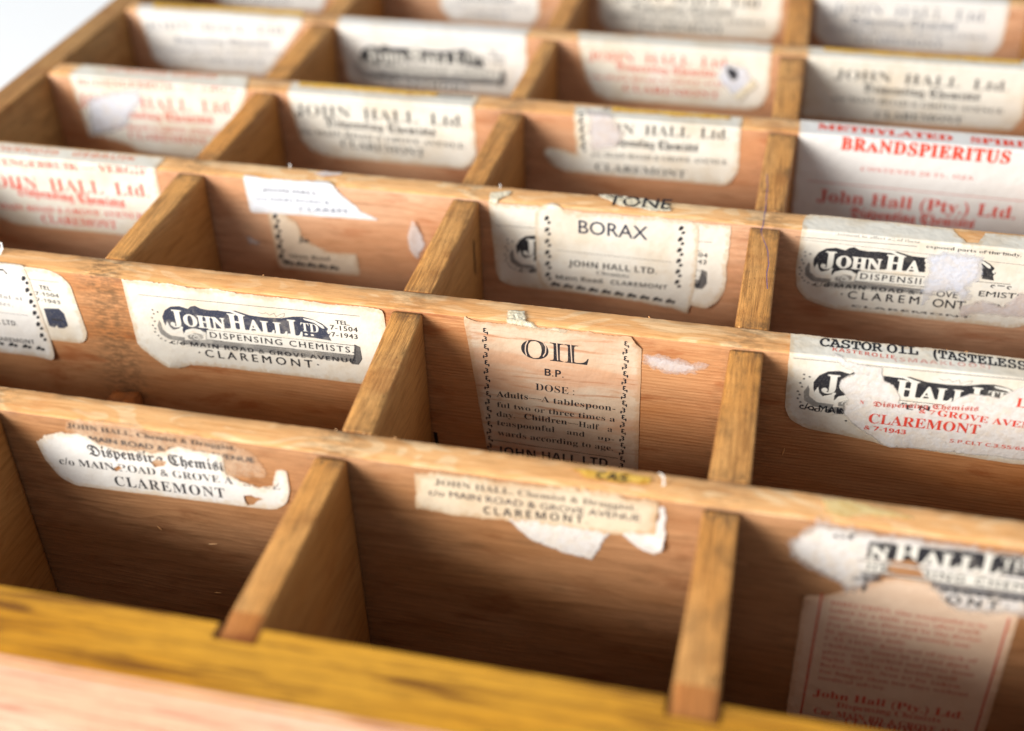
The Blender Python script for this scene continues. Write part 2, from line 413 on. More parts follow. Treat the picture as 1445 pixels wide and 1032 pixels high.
def lift_wave(s, t, i):
    w = .08*(noise.noise(Vector((s*.1, t*.1, 4.4)))+1)
    for a, b, r_, h in CURLS[i]:
        d = (s-a)**2+(t-b)**2
        if d < r_*r_: w += h*(1-math.sqrt(d)/r_)**2
    return w
def place(i, s, t, lift):
    """label coordinates (s along the divider, t down from its top edge, negative = over the top) to space"""
    yf = DY[i][0]; r = RAD
    lift = lift + lift_wave(s, t, i)
    if t >= r: return (s, yf-lift, -t)
    if t <= -r: return (s, yf-t, lift)
    a = (t+r)/(2*r)*math.pi/2
    return (s, yf+r-(r+lift)*math.sin(a), -r+(r+lift)*math.cos(a))
def inside(p, poly):
    x, y = p; c = False; n = len(poly); j = n-1
    for i in range(n):
        xi, yi = poly[i]; xj, yj = poly[j]
        if (yi > y) != (yj > y) and x < (xj-xi)*(y-yi)/(yj-yi)+xi: c = not c
        j = i
    return c
def ragged(pts, jag, seed, step=.45):
    out = []; n = len(pts)
    for k in range(n):
        a = pts[k]; b = pts[(k+1) % n]; j = a[2] if len(a) > 2 else jag
        d = math.hypot(b[0]-a[0], b[1]-a[1]); m = max(1, int(d/step))
        for q in range(m):
            s = a[0]+(b[0]-a[0])*q/m; t = a[1]+(b[1]-a[1])*q/m
            v = noise.noise_vector(Vector((s*.17, t*.3, seed)))*2.0+noise.noise_vector(Vector((s*.6, t*.6, seed)))*.8+noise.noise_vector(Vector((s*2.3, t*2.3, seed+5)))*.75
            jj = j if q else min(j, .25)
            out.append((s+v.x*jj, t+v.y*jj))
    return out
def rounded(pts, r=1.2):
    """soften the clean corners of a cut label"""
    out = []; n = len(pts)
    for k in range(n):
        p = pts[k]
        if len(p) > 2: out.append(p); continue
        a = pts[k-1]; b = pts[(k+1) % n]
        da = math.hypot(a[0]-p[0], a[1]-p[1]); db = math.hypot(b[0]-p[0], b[1]-p[1])
        if min(da, db) < .8: out.append(p); continue
        ra = min(r, da*.4); rb = min(r, db*.4)
        A = (p[0]+(a[0]-p[0])*ra/da, p[1]+(a[1]-p[1])*ra/da); B = (p[0]+(b[0]-p[0])*rb/db, p[1]+(b[1]-p[1])*rb/db)
        out.append(A); out.append(((A[0]+B[0]+2*p[0])/4, (A[1]+B[1]+2*p[1])/4)); out.append(B)
    return out
def sheet(i, outline, holes, lift, pitch, feather=None, rough_lift=0.0, skirt=True):
    loops = [outline]+holes; verts = []; edges = []
    for L in loops:
        b = len(verts); verts += L; edges += [(b+k, b+(k+1) % len(L)) for k in range(len(L))]
    nb = len(verts)
    xs = [p[0] for p in outline]; ys_ = [p[1] for p in outline]
    rowsT = []; t = min(ys_)
    while t < max(ys_): rowsT.append(t); t += pitch
    rowsT = [t for t in rowsT if abs(t) > RAD*1.6]+[RAD*q for q in (-1.2, -.8, -.4, 0, .4, .8, 1.2) if min(ys_) < RAD*q < max(ys_)]
    for k, t in enumerate(rowsT):
        s = min(xs)+(pitch/2 if k % 2 else 0)
        while s < max(xs):
            p = (s, t)
            if inside(p, outline) and not any(inside(p, h) for h in holes):
                verts.append(p)
            s += pitch
    co, _, fs, ov, _, _ = delaunay_2d_cdt([Vector(v) for v in verts], edges, [], 1, 1e-4)
    faces = []
    for f_ in fs:
        c = sum((co[q] for q in f_), Vector((0, 0)))/len(f_)
        if not inside(c, outline) or any(inside(c, h) for h in holes): continue
        f_ = list(f_)
        area = sum(co[f_[k]].x*co[f_[(k+1) % len(f_)]].y-co[f_[(k+1) % len(f_)]].x*co[f_[k]].y for k in range(len(f_)))
        faces.append(f_[::-1] if area > 0 else f_)
    rim = [p[:2] for p in outline[::3]] if not feather else None
    V = []; E = []
    segs = [(Vector(outline[k]), Vector(outline[(k+1) % len(outline)])) for k in range(len(outline))] if feather else []
    for c in co:
        e = 1.0; lf = lift
        if feather:
            d = 1e9
            for a, b in segs:
                ab = b-a; q = max(0, min(1, (c-a).dot(ab)/max(ab.length_squared, 1e-9))); d = min(d, (a+ab*q-c).length_squared)
            e = min(1.0, math.sqrt(d)/feather)
        elif rim:
            e = min(1.0, min((c.x-a)**2+(c.y-b)**2 for a, b in rim)**.5/2.2)
        if rough_lift: lf += rough_lift*e*(noise.noise(Vector((c.x*1.3, c.y*1.3, 2.2)))+.6)
        V.append(place(i, c.x, c.y, lf)); E.append(e)
    if skirt:
        cnt = {}
        for f_ in faces:
            for k in range(len(f_)):
                a, b = f_[k], f_[(k+1) % len(f_)]; cnt[(a, b)] = 1
        for (a, b) in list(cnt):
            if (b, a) not in cnt:
                n0 = len(V); pa = place(i, co[a].x, co[a].y, max(0, lift-.22)); pb = place(i, co[b].x, co[b].y, max(0, lift-.22))
                V += [pa, pb]; E += [0.0, 0.0]; faces.append([b, a, n0, n0+1])
    me = mesh(V, faces, smooth=False)
    at = me.attributes.new('edge', 'FLOAT', 'POINT'); at.data.foreach_set('value', E)
    return me
FAT = {'sans': .05, 'frak': .055, 'slab': .16, 'mono': .13}
STY = {'slab': (0x1D400, 0x1D41A, 0x1D7CE, 0), 'serif': (0x1D400, 0x1D41A, 0x1D7CE, 0), 'serifr': (0x1D400, 0x1D41A, 0x1D7CE, -.006), 'inline': (0x1D400, 0x1D41A, 0x1D7CE, -.03), 'frak': (0x1D56C, 0x1D586, 0x1D7CE, 0), 'sans': (None, None, None, 0), 'sansb': (0x1D5D4, 0x1D5EE, 0x1D7EC, 0), 'mono': (0x1D670, 0x1D68A, None, 0)}
def uni(ch, st):
    u, l, d, _ = STY[st]
    if u and 'A' <= ch <= 'Z': return chr(u+ord(ch)-65)
    if l and 'a' <= ch <= 'z': return chr(l+ord(ch)-97)
    if d and '0' <= ch <= '9': return chr(d+ord(ch)-48)
    return ch
dg = bpy.context.evaluated_depsgraph_get()
tcache = {}
def glyphs(txt, st, sp):
    key = (txt, st, sp)
    if key in tcache: return tcache[key]
    c = bpy.data.curves.new('text', 'FONT'); c.body = ''.join(uni(x, st) for x in txt); c.offset = STY[st][3]; c.resolution_u = 3; c.space_character = sp
    o = bpy.data.objects.new('text', c); me = o.to_mesh()
    V = [(v.co.x, v.co.y) for v in me.vertices]; F = [tuple(p.vertices) for p in me.polygons]
    o.to_mesh_clear(); bpy.data.objects.remove(o); bpy.data.curves.remove(c)
    tcache[key] = (V, F); return V, F
CAP = {}
def cap(st):
    if st not in CAP: V, F = glyphs('H', st, 1); CAP[st] = max(v[1] for v in V)-min(v[1] for v in V)
    return CAP[st]
ORN = {'leaf': [((.0, .0), .62, .36, -55), ((.42, .85), .42, .28, -45)], 'leafh': [((0, 0), .66, .36, -30), ((.85, .12), .46, .3, -30)],
       'curl': [((0, 0), .9, .2, 75), ((.5, .1), .5, .2, -35), ((.55, .65), .42, .17, 40), ((-.35, .35), .42, .16, 20), ((.1, 1.1), .26, .2, 0)]}
class Ink:
    """collects the print of one label; one mesh for each ink colour"""
    def __init__(s, i): s.i = i; s.d = {}; s.cur = ('lettering', 0)
    def add(s, col, V, F, lift):
        a, b = s.d.setdefault((s.cur, col), ([], [])); n = len(a)
        a += [place(s.i, p[0], p[1], lift) for p in V]
        for f_ in F:
            q = [V[k] for k in f_]
            ar = sum(q[k][0]*q[(k+1) % len(q)][1]-q[(k+1) % len(q)][0]*q[k][1] for k in range(len(q)))
            g = [n+k for k in f_]; b.append(g[::-1] if ar > 0 else g)
    def text(s, txt, st, A, B, h, col, sp, clip, lift):
        V, F = glyphs(txt, st, sp)
        if not V: return
        x0 = min(v[0] for v in V); x1 = max(v[0] for v in V); k = h*(1.3 if st == 'frak' else 1)/cap('serif' if st in ('frak', 'inline', 'slab') else st)
        ds = B[0]-A[0]; dt = B[1]-A[1]
        P = [(A[0]+ds*(x-x0)/(x1-x0), A[1]+dt*(x-x0)/(x1-x0)-y*k) for x, y in V]
        if clip:
            ok = [inside(p, clip[0]) and not any(inside(p, h_) for h_ in clip[1]) for p in P]
            F = [f_ for f_ in F if all(ok[q] for q in f_)]
        s.add(col, P, F, lift)
        fat = FAT.get(st, 0)*min(1, h/2.2)
        if fat:
            for q, (ax, ay) in enumerate(((fat, 0), (-fat, 0), (0, fat*.6), (0, -fat*.6))): s.add(col, [(p[0]+ax, p[1]+ay) for p in P], F, lift+.004*(q+1))
    def poly(s, pts, col, lift, clip=None): s.clipped_blob(pts, clip, lift, col, 1.0)
    def line(s, A, B, w, col, lift, clip=None):
        d = Vector((B[0]-A[0], B[1]-A[1])); L = d.length; d.normalize(); nx, ny = -d.y*w/2, d.x*w/2; m = max(1, int(L/2)); V = []; F = []
        for k in range(m+1):
            x = A[0]+(B[0]-A[0])*k/m; y = A[1]+(B[1]-A[1])*k/m; V += [(x-nx, y-ny), (x+nx, y+ny)]
            if k and (not clip or inside((x, y), clip)): F.append((2*k-2, 2*k-1, 2*k+1, 2*k))
        s.add(col, V, F, lift)
    def chain(s, A, B, n, size, kind, col, lift):
        if kind == 'curl':
            V0, F0 = glyphs('3', 'sans', 1)
            gx = (min(v[0] for v in V0)+max(v[0] for v in V0))/2; gy = (min(v[1] for v in V0)+max(v[1] for v in V0))/2; gs = size*2.5
            for k in range(n):
                t = (k+.5)/n; cx = A[0]+(B[0]-A[0])*t; cy = A[1]+(B[1]-A[1])*t; sg = 1 if k % 2 else -1
                P = [(cx+(v[0]-gx)*gs*sg, cy-(v[1]-gy)*gs) for v in V0]
                for q, ex in enumerate((-.09, 0, .09)): s.add(col, [(p[0]+ex, p[1]+ex*.5) for p in P], F0, lift+.003*q)
                ph = [(cx-sg*.75*size+.22*math.cos(a), cy+.9*size+.5*math.sin(a)) for a in (0, 1.05, 2.1, 3.14, 4.2, 5.25)]
                s.add(col, ph, [(0, 1, 2, 3, 4, 5)], lift+.002)
            return
        for k in range(n):
            t = (k+.5)/n; cx = A[0]+(B[0]-A[0])*t; cy = A[1]+(B[1]-A[1])*t
            for (ox, oy), a, b, ang in ORN[kind]:
                if kind == 'curl' and k % 2: ox = -ox; ang = 180-ang
                th = math.radians(ang); V = [(cx+(ox-.1)*size, cy+(oy-.3)*size)]
                for q in range(9):
                    ph = q/9*2*math.pi; ex = a*math.cos(ph)*size; ey = b*math.sin(ph)*size*(1+.35*math.cos(ph))
                    V.append((V[0][0]+ex*math.cos(th)-ey*math.sin(th), V[0][1]+ex*math.sin(th)+ey*math.cos(th)))
                s.add(col, V, [(0, 1+q, 1+(q+1) % 9) for q in range(9)], lift)
    def emblem(s, dx, dy, clip, tel, lift):
        blue = 'inkblue' if abs(dx) < .1 else 'black'
        mv = lambda P: [(p[0]+dx, p[1]+dy) for p in P]
        s.poly(mv(EMBLEM['shade']), 'shade', lift+.012, clip)
        for w in EMBLEM['swirl']: s.poly(mv(w), 'shade', lift+.012, clip)
        s.clipped_blob(mv(EMBLEM['blob']), clip, lift+.02, blue)
        s.poly(mv(EMBLEM['cube']), 'greyink', lift+.02, clip)
        s.poly(mv(EMBLEM['strip']), 'paper', lift+.03, clip)
        S = mv(EMBLEM['strip'])
        for a, b in ((0, 1), (1, 2), (2, 3), (3, 0)): s.line(S[a], S[b], .16, 'black', lift+.045, clip)
        for p in mv(EMBLEM['dots']): s.poly([(p[0]+.32*math.cos(q), p[1]+.26*math.sin(q)) for q in (0, 1, 2, 3, 4, 5)], 'greyink', lift+.02, clip)
        C = mv(EMBLEM['cube'])
        for q in range(len(C)): s.line(C[q], C[(q+1) % len(C)], .14, 'black', lift+.045, clip)
        for ring, (w_, a0, a1) in zip(mv(EMBLEM['rings']), ((1.0, 180, 380), (.55, 0, 360))):
            pts_ = [(ring[0]+w_*1.25*math.cos(math.radians(a0+(a1-a0)*q/12)), ring[1]+w_*math.sin(math.radians(a0+(a1-a0)*q/12))) for q in range(13)]
            for q in range(12): s.line(pts_[q], pts_[q+1], .26, 'paper', lift+.047, clip)
        for c in EMBLEM['crescents']: s.poly(mv(c), 'paper', lift+.04, clip)
        a, b = mv(EMBLEM['rule']); s.line(a, b, .15, 'grey', lift+.02, clip)
        q = mv(EMBLEM['squig'])
        for k in range(len(q)-1): s.line(q[k], q[k+1], .1, 'grey', lift+.02, clip)
        for k in range(7):     # hatching lines in the shaded plinth
            a, b = mv([EMBLEM['shade'][0], EMBLEM['shade'][2]]); f_ = .4+k*.28
            s.line((a[0], a[1]+f_), (b[0], b[1]+f_-.1), .05, 'greyink', lift+.03, clip)
        for (txt, st, A, B, h, col, sp) in EMBLEM['texts']+(EMBLEM['tel'] if tel else []):
            A, B = mv([A, B]); s.text(txt, st, A, B, h, col, sp, (clip, []) if clip else None, lift+.06)
    def clipped_blob(s, pts, clip, lift, col, q=.5):
        # dense triangulation so that the tear cuts the banner cleanly
        n = len(pts); V = [Vector(p) for p in pts]; ed = [(k, (k+1) % n) for k in range(n)]
        x0 = min(p[0] for p in pts); x1 = max(p[0] for p in pts); y0 = min(p[1] for p in pts); y1 = max(p[1] for p in pts)
        y = y0; r_ = 0
        while y < y1:
            x = x0+(q/2 if r_ % 2 else 0)
            while x < x1:
                if inside((x, y), pts): V.append(Vector((x, y)))
                x += q
            y += q*.9; r_ += 1
        co, _, fs, _, _, _ = delaunay_2d_cdt(V, ed, [], 1, 1e-4); co = [(c.x, c.y) for c in co]; F = []
        for f_ in fs:
            c = (sum(co[q][0] for q in f_)/len(f_), sum(co[q][1] for q in f_)/len(f_))
            if inside(c, pts) and (not clip or inside(c, clip)): F.append(tuple(f_))
        s.add(col, co, F, lift)
    def build(s, parent):
        for ((nm, _), col), (V, F) in s.d.items():
            if F: link(nm, mesh(V, F), parent, [INK[col]])

LABELS = [
    {'i': 1, 'name': 'paper_label', 'label': 'white label with a torn top edge and brown spots, blackletter line and CLAREMONT', 'items': [('paper', [(-147.7, 0.2), (-137.4, -0.7), (-111.1, 0.5), (-104.8, 2.4), (-102.5, 6.1), (-103.1, 9.2), (-112.7, 10.1), (-130.8, 9.3), (-143.1, 8.0), (-148.3, 4.4)], [], 'ghost', 0.5, 1), ('text', 'JOHN HALL, Chemist & Druggist,', 'serif', (-147.7, 2.2), (-108.7, 2.2), 1.3, 'black', 1.0, True, 1), ('text', 'c/o MAIN ROAD & GROVE AVENUE', 'sans', (-147.3, 5.3), (-104.9, 5.0), 1.4, 'greyink', 1.0, True, 1), ('paper', [(-156.4, 7.4, 0.4), (-153.6, 4.9, 0.4), (-149.1, 3.8, 0.4), (-143.4, 3.6, 0.4), (-140.8, 6.2, 0.4), (-134.8, 6.6, 0.4), (-128.4, 6.8, 0.4), (-122.4, 3.9, 0.4), (-115.2, 4.2, 0.4), (-111.7, 4.1, 0.4), (-112.1, 9.4, 0.4), (-108.8, 11.0, 0.4), (-104.9, 11.9, 0.3), (-101.6, 11.2, 0.2), (-100.1, 6.3, 0.1), (-97.9, 5.8), (-97.9, 11.3), (-99.0, 15.2), (-101.7, 17.6), (-104.9, 18.0), (-150.1, 19.3), (-153.2, 17.4), (-155.8, 12.4)], [[(-129.6, 9.2), (-127.9, 7.6), (-125.8, 7.9), (-126.7, 9.7), (-128.9, 10.4)], [(-139.2, 12.6), (-137.4, 11.3), (-136.7, 12.1), (-138.4, 13.2)], [(-109.2, 15.0), (-107.5, 14.5), (-106.3, 15.1), (-104.2, 14.9), (-106.2, 16.0), (-107.2, 17.0), (-108.7, 17.6)]], 'white', 0.05, 2), ('text', 'Dispensing Chemists', 'frak', (-144.1, 9.4), (-110.6, 8.5), 2.2, 'black', 1.0, True, 2), ('text', 'c/o MAIN ROAD & GROVE AVENUE', 'serif', (-152.2, 13.3), (-99.9, 11.6), 2.0, 'black', 1.0, True, 2), ('text', 'CLAREMONT', 'serif', (-139.6, 17.4), (-113.3, 16.4), 2.8, 'black', 1.15, True, 2)]},
    {'i': 1, 'name': 'paper_label', 'label': 'aged cream label strip with a ragged white tear along its lower edge', 'items': [('veil', [(-52.0, 9.8), (-39.6, 10.0), (-28.6, 10.3), (-30.7, 14.1), (-32.2, 19.0), (-36.5, 18.6), (-42.1, 17.2), (-45.9, 15.8), (-48.3, 13.3)], 'torn', 0.7, 1, 1.0), ('veil', [(-28.0, 9.4), (-20.3, 8.7), (-19.7, 1.4), (-18.2, 1.5), (-18.2, 13.2), (-20.1, 14.9), (-23.7, 13.7)], 'torn', 0.4, 1, 1.0), ('paper', [(-69.7, 1.5, 0.5), (-59.0, 0.6, 0.5), (-46.8, 0.4, 0.5), (-36.0, 0.8, 0.5), (-19.9, 0.3, 0.2), (-20.1, 9.7, 0.3), (-29.8, 10.7, 0.7), (-39.6, 11.2, 0.5), (-50.8, 11.1, 0.4), (-59.6, 11.3, 0.3), (-69.7, 11.5, 0.2)], [], 'aged', 0.05, 2), ('text', 'JOHN HALL, Chemist & Druggist,', 'serif', (-65.5, 3.9), (-24.0, 3.5), 1.6, 'black', 1.0, True, 2), ('text', 'c/o MAIN ROAD & GROVE AVENUE', 'sans', (-66.9, 7.0), (-23.2, 6.2), 1.7, 'greyink', 1.0, True, 2), ('text', 'CLAREMONT.', 'sansb', (-55.4, 10.1), (-33.8, 8.9), 2.1, 'black', 1.3, True, 2), ('text', 'Tel. 77-184', 'sansb', (-39.0, 11.5), (-33.3, 11.7), 0.8, 'black', 1.0, True, 2)]},
    {'i': 1, 'name': 'paper_residue', 'label': 'yellow scrap with traces of black letters left on the divider top', 'items': [('veil', [(-39.0, -6.1), (-33.5, -6.3), (-21.6, -6.7), (-21.2, -3.8), (-28.1, -2.4), (-34.7, -2.9)], 'gold', 1.0, 1, 0.8), ('text', 'CAS', 'sansb', (-33.0, -3.2), (-26.7, -3.2), 2.0, 'black', 1.0, False, 2)]},
    {'i': 1, 'name': 'paper_label', 'label': 'tattered white label with the dark banner over a red framed label', 'items': [('paper', [(10.2, 19.3), (14, 19.6), (26, 12), (50.6, 9), (50.6, 57.5), (10.2, 57.5)], [], 'brown', 0.05, 1), ('line', (13.6, 18.6), (13.3, 56.2), 0.45, 'redpale', 1), ('line', (49.0, 18.1), (48.8, 52.8), 0.45, 'redpale', 1), ('text', 'DIRECTIONS. One teaspoonful to be', 'serifr', (15.6, 21.6), (45.5, 21.8), 1.15, 'redpale', 1.0, True, 1), ('text', 'taken in a little water after each', 'serifr', (15.6, 23.65), (44.5, 23.85), 1.15, 'redpale', 1.0, True, 1), ('text', 'meal, or as directed by the doctor.', 'serifr', (15.6, 25.7), (45.5, 25.9), 1.15, 'redpale', 1.0, True, 1), ('text', 'For children half the quantity may', 'serifr', (15.6, 27.75), (43.5, 27.95), 1.15, 'redpale', 1.0, True, 1), ('text', 'be given twice daily.', 'serifr', (15.6, 29.8), (31.5, 30.0), 1.15, 'redpale', 1.0, True, 1), ('text', 'CAUTION. Keep out of reach of', 'serifr', (15.6, 31.85), (45.5, 32.05), 1.15, 'redpale', 1.0, True, 1), ('text', 'children. Store in a cool dark', 'serifr', (15.6, 33.9), (44.5, 34.1), 1.15, 'redpale', 1.0, True, 1), ('text', 'place, well corked and away from', 'serifr', (15.6, 35.95), (45.5, 36.15), 1.15, 'redpale', 1.0, True, 1), ('text', 'light. Shake the bottle well', 'serifr', (15.6, 38.0), (42.5, 38.2), 1.15, 'redpale', 1.0, True, 1), ('text', 'before use. Not to be taken', 'serifr', (15.6, 40.05), (43.5, 40.25), 1.15, 'redpale', 1.0, True, 1), ('text', 'for longer than ten days without', 'serifr', (15.6, 42.1), (45.5, 42.3), 1.15, 'redpale', 1.0, True, 1), ('text', 'medical advice.', 'serifr', (15.6, 44.15), (29.5, 44.35), 1.15, 'redpale', 1.0, True, 1), ('text', 'John Hall (Pty.) Ltd.', 'serif', (15.1, 49.6), (45.8, 49.4), 2.2, 'red', 1.0, True, 1), ('text', 'Dispensing Chemists', 'serifr', (20.3, 52.1), (41.5, 51.7), 1.7, 'red', 1.0, True, 1), ('text', 'Cnr. MAIN RD. & GROVE AVE.', 'serif', (15.9, 55.2), (46.4, 55.0), 1.9, 'red', 1.0, True, 1), ('text', 'CLAREMONT', 'serif', (22.6, 57.1), (38.8, 57.0), 2.2, 'red', 1.0, True, 1), ('veil', [(4.9, 6.6), (6.9, 3.3), (10.1, -0.5), (17.1, -0.6), (23.1, -0.1), (30.0, -0.4), (50.3, 0.8), (53.6, 17.1), (47.8, 17.9), (40.0, 18.6), (35.6, 16.5), (32.9, 12.6), (29.1, 6.9), (26.5, 6.6), (24.5, 10.0), (22.2, 15.7), (18.2, 18.6), (16.0, 15.8), (10.0, 13.0), (6.1, 10.1)], 'torn', 2.6, 2, 0.93), ('emblem', 159.9, -4.7, [(20.5, 2.7), (50.9, 1.4), (53.9, 16.3), (47.8, 17.6), (40.0, 18.6), (35.6, 16.5), (33.1, 11.9), (28.9, 5.8), (25.6, 7.2), (21.9, 17.2), (19.7, 16.2), (20.8, 8.5)], False, 4), ('text', 'of', 'serif', (13.8, 3.1), (18.3, 2.9), 1.4, 'black', 1.0, False, 2)]},
    {'i': 1, 'name': 'paper_residue', 'label': 'pale yellow flaky residue on the divider top above the tattered label', 'items': [('veil', [(10.6, -6.4), (16.0, -7.1), (22.1, -6.0), (29.1, -5.1), (28.0, -3.4), (20.1, -2.9), (16.1, -1.3), (11.5, -2.3)], 'gold2', 1.0, 1, 1.0)]},
    {'i': 2, 'name': 'paper_label', 'label': 'white label with leaf border lying over a cream label marked TEL. 7-1504', 'items': [('paper', [(-232, -0.4), (-181.5, -0.2), (-178.8, 0.7), (-176.3, 3.4), (-175.2, 18.3), (-175.8, 20.6), (-178, 22), (-232, 22.5)], [], 'cream', 0.05, 1), ('line', (-189.8, 3.3), (-179.2, 3.2), 0.12, 'grey', 1), ('text', 'TEL.', 'sansb', (-185.4, 6.0), (-181.9, 6.2), 1.3, 'black', 1.0, True, 1), ('text', '7-1504', 'sansb', (-187.2, 8.0), (-180.4, 8.0), 1.1, 'black', 1.0, True, 1), ('text', '7-1943', 'sansb', (-187.4, 9.9), (-180.5, 10.1), 1.1, 'black', 1.0, True, 1), ('poly', [(-185.9, 12.0), (-181.5, 11.5), (-180.3, 12.9), (-180.1, 16.7), (-181.5, 17.7), (-183.1, 17.8), (-183.5, 17.0), (-184.3, 17.8), (-185.8, 17.5)], 'inkblue', 1, 0), ('poly', [(-184.5, 14.9), (-181.4, 14.8), (-181.4, 15.5), (-184.4, 15.6)], 'greyink', 1, 1), ('paper', [(-240, -0.9), (-190, -0.7, 0.2), (-188.2, -0.3), (-187.6, 3), (-186.2, 27.2), (-187.6, 28.2), (-240, 28.2)], [], 'white', 0.05, 2), ('chain', (-189.1, 1.9), (-188.6, 23.1), 6, 1.5, 'leaf', 'black', 2), ('chain', (-220.9, 25.4), (-188.6, 25.7), 8, 1.5, 'leafh', 'black', 2), ('text', 'MAGNESIA', 'sans', (-213.3, 1.8), (-193.5, 2.4), 3.0, 'black', 1.0, True, 2), ('text', 'is most useful at', 'serifr', (-211.4, 10.1), (-191.3, 10.2), 1.2, 'greyink', 1.2, True, 2), ('text', 'all minutes,', 'serifr', (-208.2, 12.1), (-194.8, 12.6), 1.1, 'greyink', 1.2, True, 2), ('line', (-212.3, 15.0), (-191.0, 14.9), 0.12, 'grey', 2), ('text', 'JOHN HALL LTD.', 'sansb', (-212.0, 19.0), (-195.1, 18.7), 1.6, 'black', 1.0, True, 2), ('text', 'Main Road, CLAREMONT', 'sansb', (-216.0, 24.5), (-191.6, 24.1), 1.3, 'black', 1.0, True, 2)]},
    {'i': 2, 'name': 'paper_label', 'label': 'cream chemist label with a blue-black scroll banner and town name, torn top', 'items': [('paper', [(-161.4, 0.0, 0.25), (-130, 0.35, 0.25), (-110, 0.5, 0.2), (-93.2, 0.3), (-92.6, 23.8), (-140, 24.2, 0.1), (-147, 24.6, 0.2), (-151, 25.7, 0.2), (-154.5, 25.3, 0.2), (-158.2, 23.4, 0.2), (-161.3, 20)], [], 'cream', 0.05, 1), ('emblem', 0, 0, None, True, 1)]},
    {'i': 2, 'name': 'paper_label', 'label': 'peach stained oil label with dosage text between two ornament chains', 'items': [('paper', [(-73.4, 0.2, 0.3), (-66, 0.6, 0.3), (-55, 0.7, 0.3), (-45, 0.6, 0.3), (-36, 0.3, 0.2), (-33.6, 0.3, 0.05), (-31.2, 3.2, 0.05), (-30.8, 50), (-68.2, 50)], [], 'peach', 0.05, 1), ('text', 'OIL', 'serif', (-59.7, 9.6), (-43.5, 9.8), 5.3, 'black', 0.95, True, 1), ('line', (-58.0, 4.6), (-58.6, 6.0), 0.28, 'peachink', 1), ('line', (-58.6, 6.0), (-58.7, 7.6), 0.28, 'peachink', 1), ('line', (-58.7, 7.6), (-58.4, 9.0), 0.28, 'peachink', 1), ('line', (-54.3, 4.5), (-53.7, 5.8), 0.28, 'peachink', 1), ('line', (-53.7, 5.8), (-53.8, 7.5), 0.28, 'peachink', 1), ('line', (-53.8, 7.5), (-54.4, 8.7), 0.28, 'peachink', 1), ('line', (-51.1, 4.2), (-50.9, 9.3), 0.28, 'peachink', 1), ('line', (-47.8, 4.2), (-47.5, 9.5), 0.28, 'peachink', 1), ('text', 'B.P.', 'sansb', (-54.1, 14.3), (-49.5, 14.3), 2.1, 'black', 1.0, True, 1), ('text', 'DOSE :', 'serifr', (-56.4, 19.0), (-46.9, 19.1), 2.0, 'black', 1.0, True, 1), ('text', 'Adults', 'serif', (-66.2, 22.6), (-58.3, 22.3), 1.8, 'black', 1.0, True, 1), ('text', '—A tablespoon-', 'serifr', (-58.1, 22.4), (-36.9, 22.6), 1.8, 'black', 1.0, True, 1), ('text', 'ful two or three times a', 'serifr', (-66.2, 25.8), (-36.9, 25.9), 1.6, 'black', 1.0, True, 1), ('text', 'day.', 'serifr', (-66.4, 28.8), (-61.7, 28.7), 1.7, 'black', 1.0, True, 1), ('text', 'Children', 'serif', (-59.4, 28.5), (-48.7, 28.6), 1.7, 'black', 1.0, True, 1), ('text', '—Half   a', 'serifr', (-48.5, 28.6), (-37.5, 29.2), 1.7, 'black', 1.0, True, 1), ('text', 'teaspoonful', 'serifr', (-66.4, 31.6), (-51.8, 31.5), 1.7, 'black', 1.0, True, 1), ('text', 'and', 'serifr', (-48.7, 31.6), (-44.3, 31.8), 1.6, 'black', 1.0, True, 1), ('text', 'up-', 'serifr', (-41.1, 32.0), (-37.0, 32.0), 1.2, 'black', 1.0, True, 1), ('text', 'wards according to age.', 'serifr', (-66.3, 34.8), (-37.2, 35.1), 1.7, 'black', 1.0, True, 1), ('line', (-67.4, 36.6), (-35.9, 37.3), 0.14, 'black', 1), ('text', 'JOHN HALL LTD.', 'sansb', (-66.5, 41.1), (-37.6, 40.6), 2.7, 'black', 1.0, True, 1), ('chain', (-68.4, 1.9), (-68.4, 49.1), 20, 0.8, 'curl', 'black', 1), ('chain', (-34.8, 1.1), (-35.0, 44.9), 20, 0.8, 'curl', 'black', 1)]},
    {'i': 2, 'name': 'paper_residue', 'label': 'cream shred of torn paper stuck on the divider top above the oil label', 'items': [('veil', [(-64.1, -4.7), (-59.5, -4.9), (-58.4, -0.9), (-55.3, 0.1), (-48.3, 0.4), (-48.6, 1.3), (-60.0, 1.0), (-62.8, 0.7)], 'torncream', 0.6, 1, 1.0)]},
    {'i': 2, 'name': 'paper_residue', 'label': 'thin pinkish white smear of paper fibre right of the oil label', 'items': [('veil', [(-31.6, 4.2), (-26.3, 3.9), (-21.4, 4.8), (-15.2, 5.1), (-15.6, 7.2), (-21.1, 9.6), (-27.8, 9.0), (-31.1, 7.4)], 'fibre', 2.2, 1, 0.75)]},
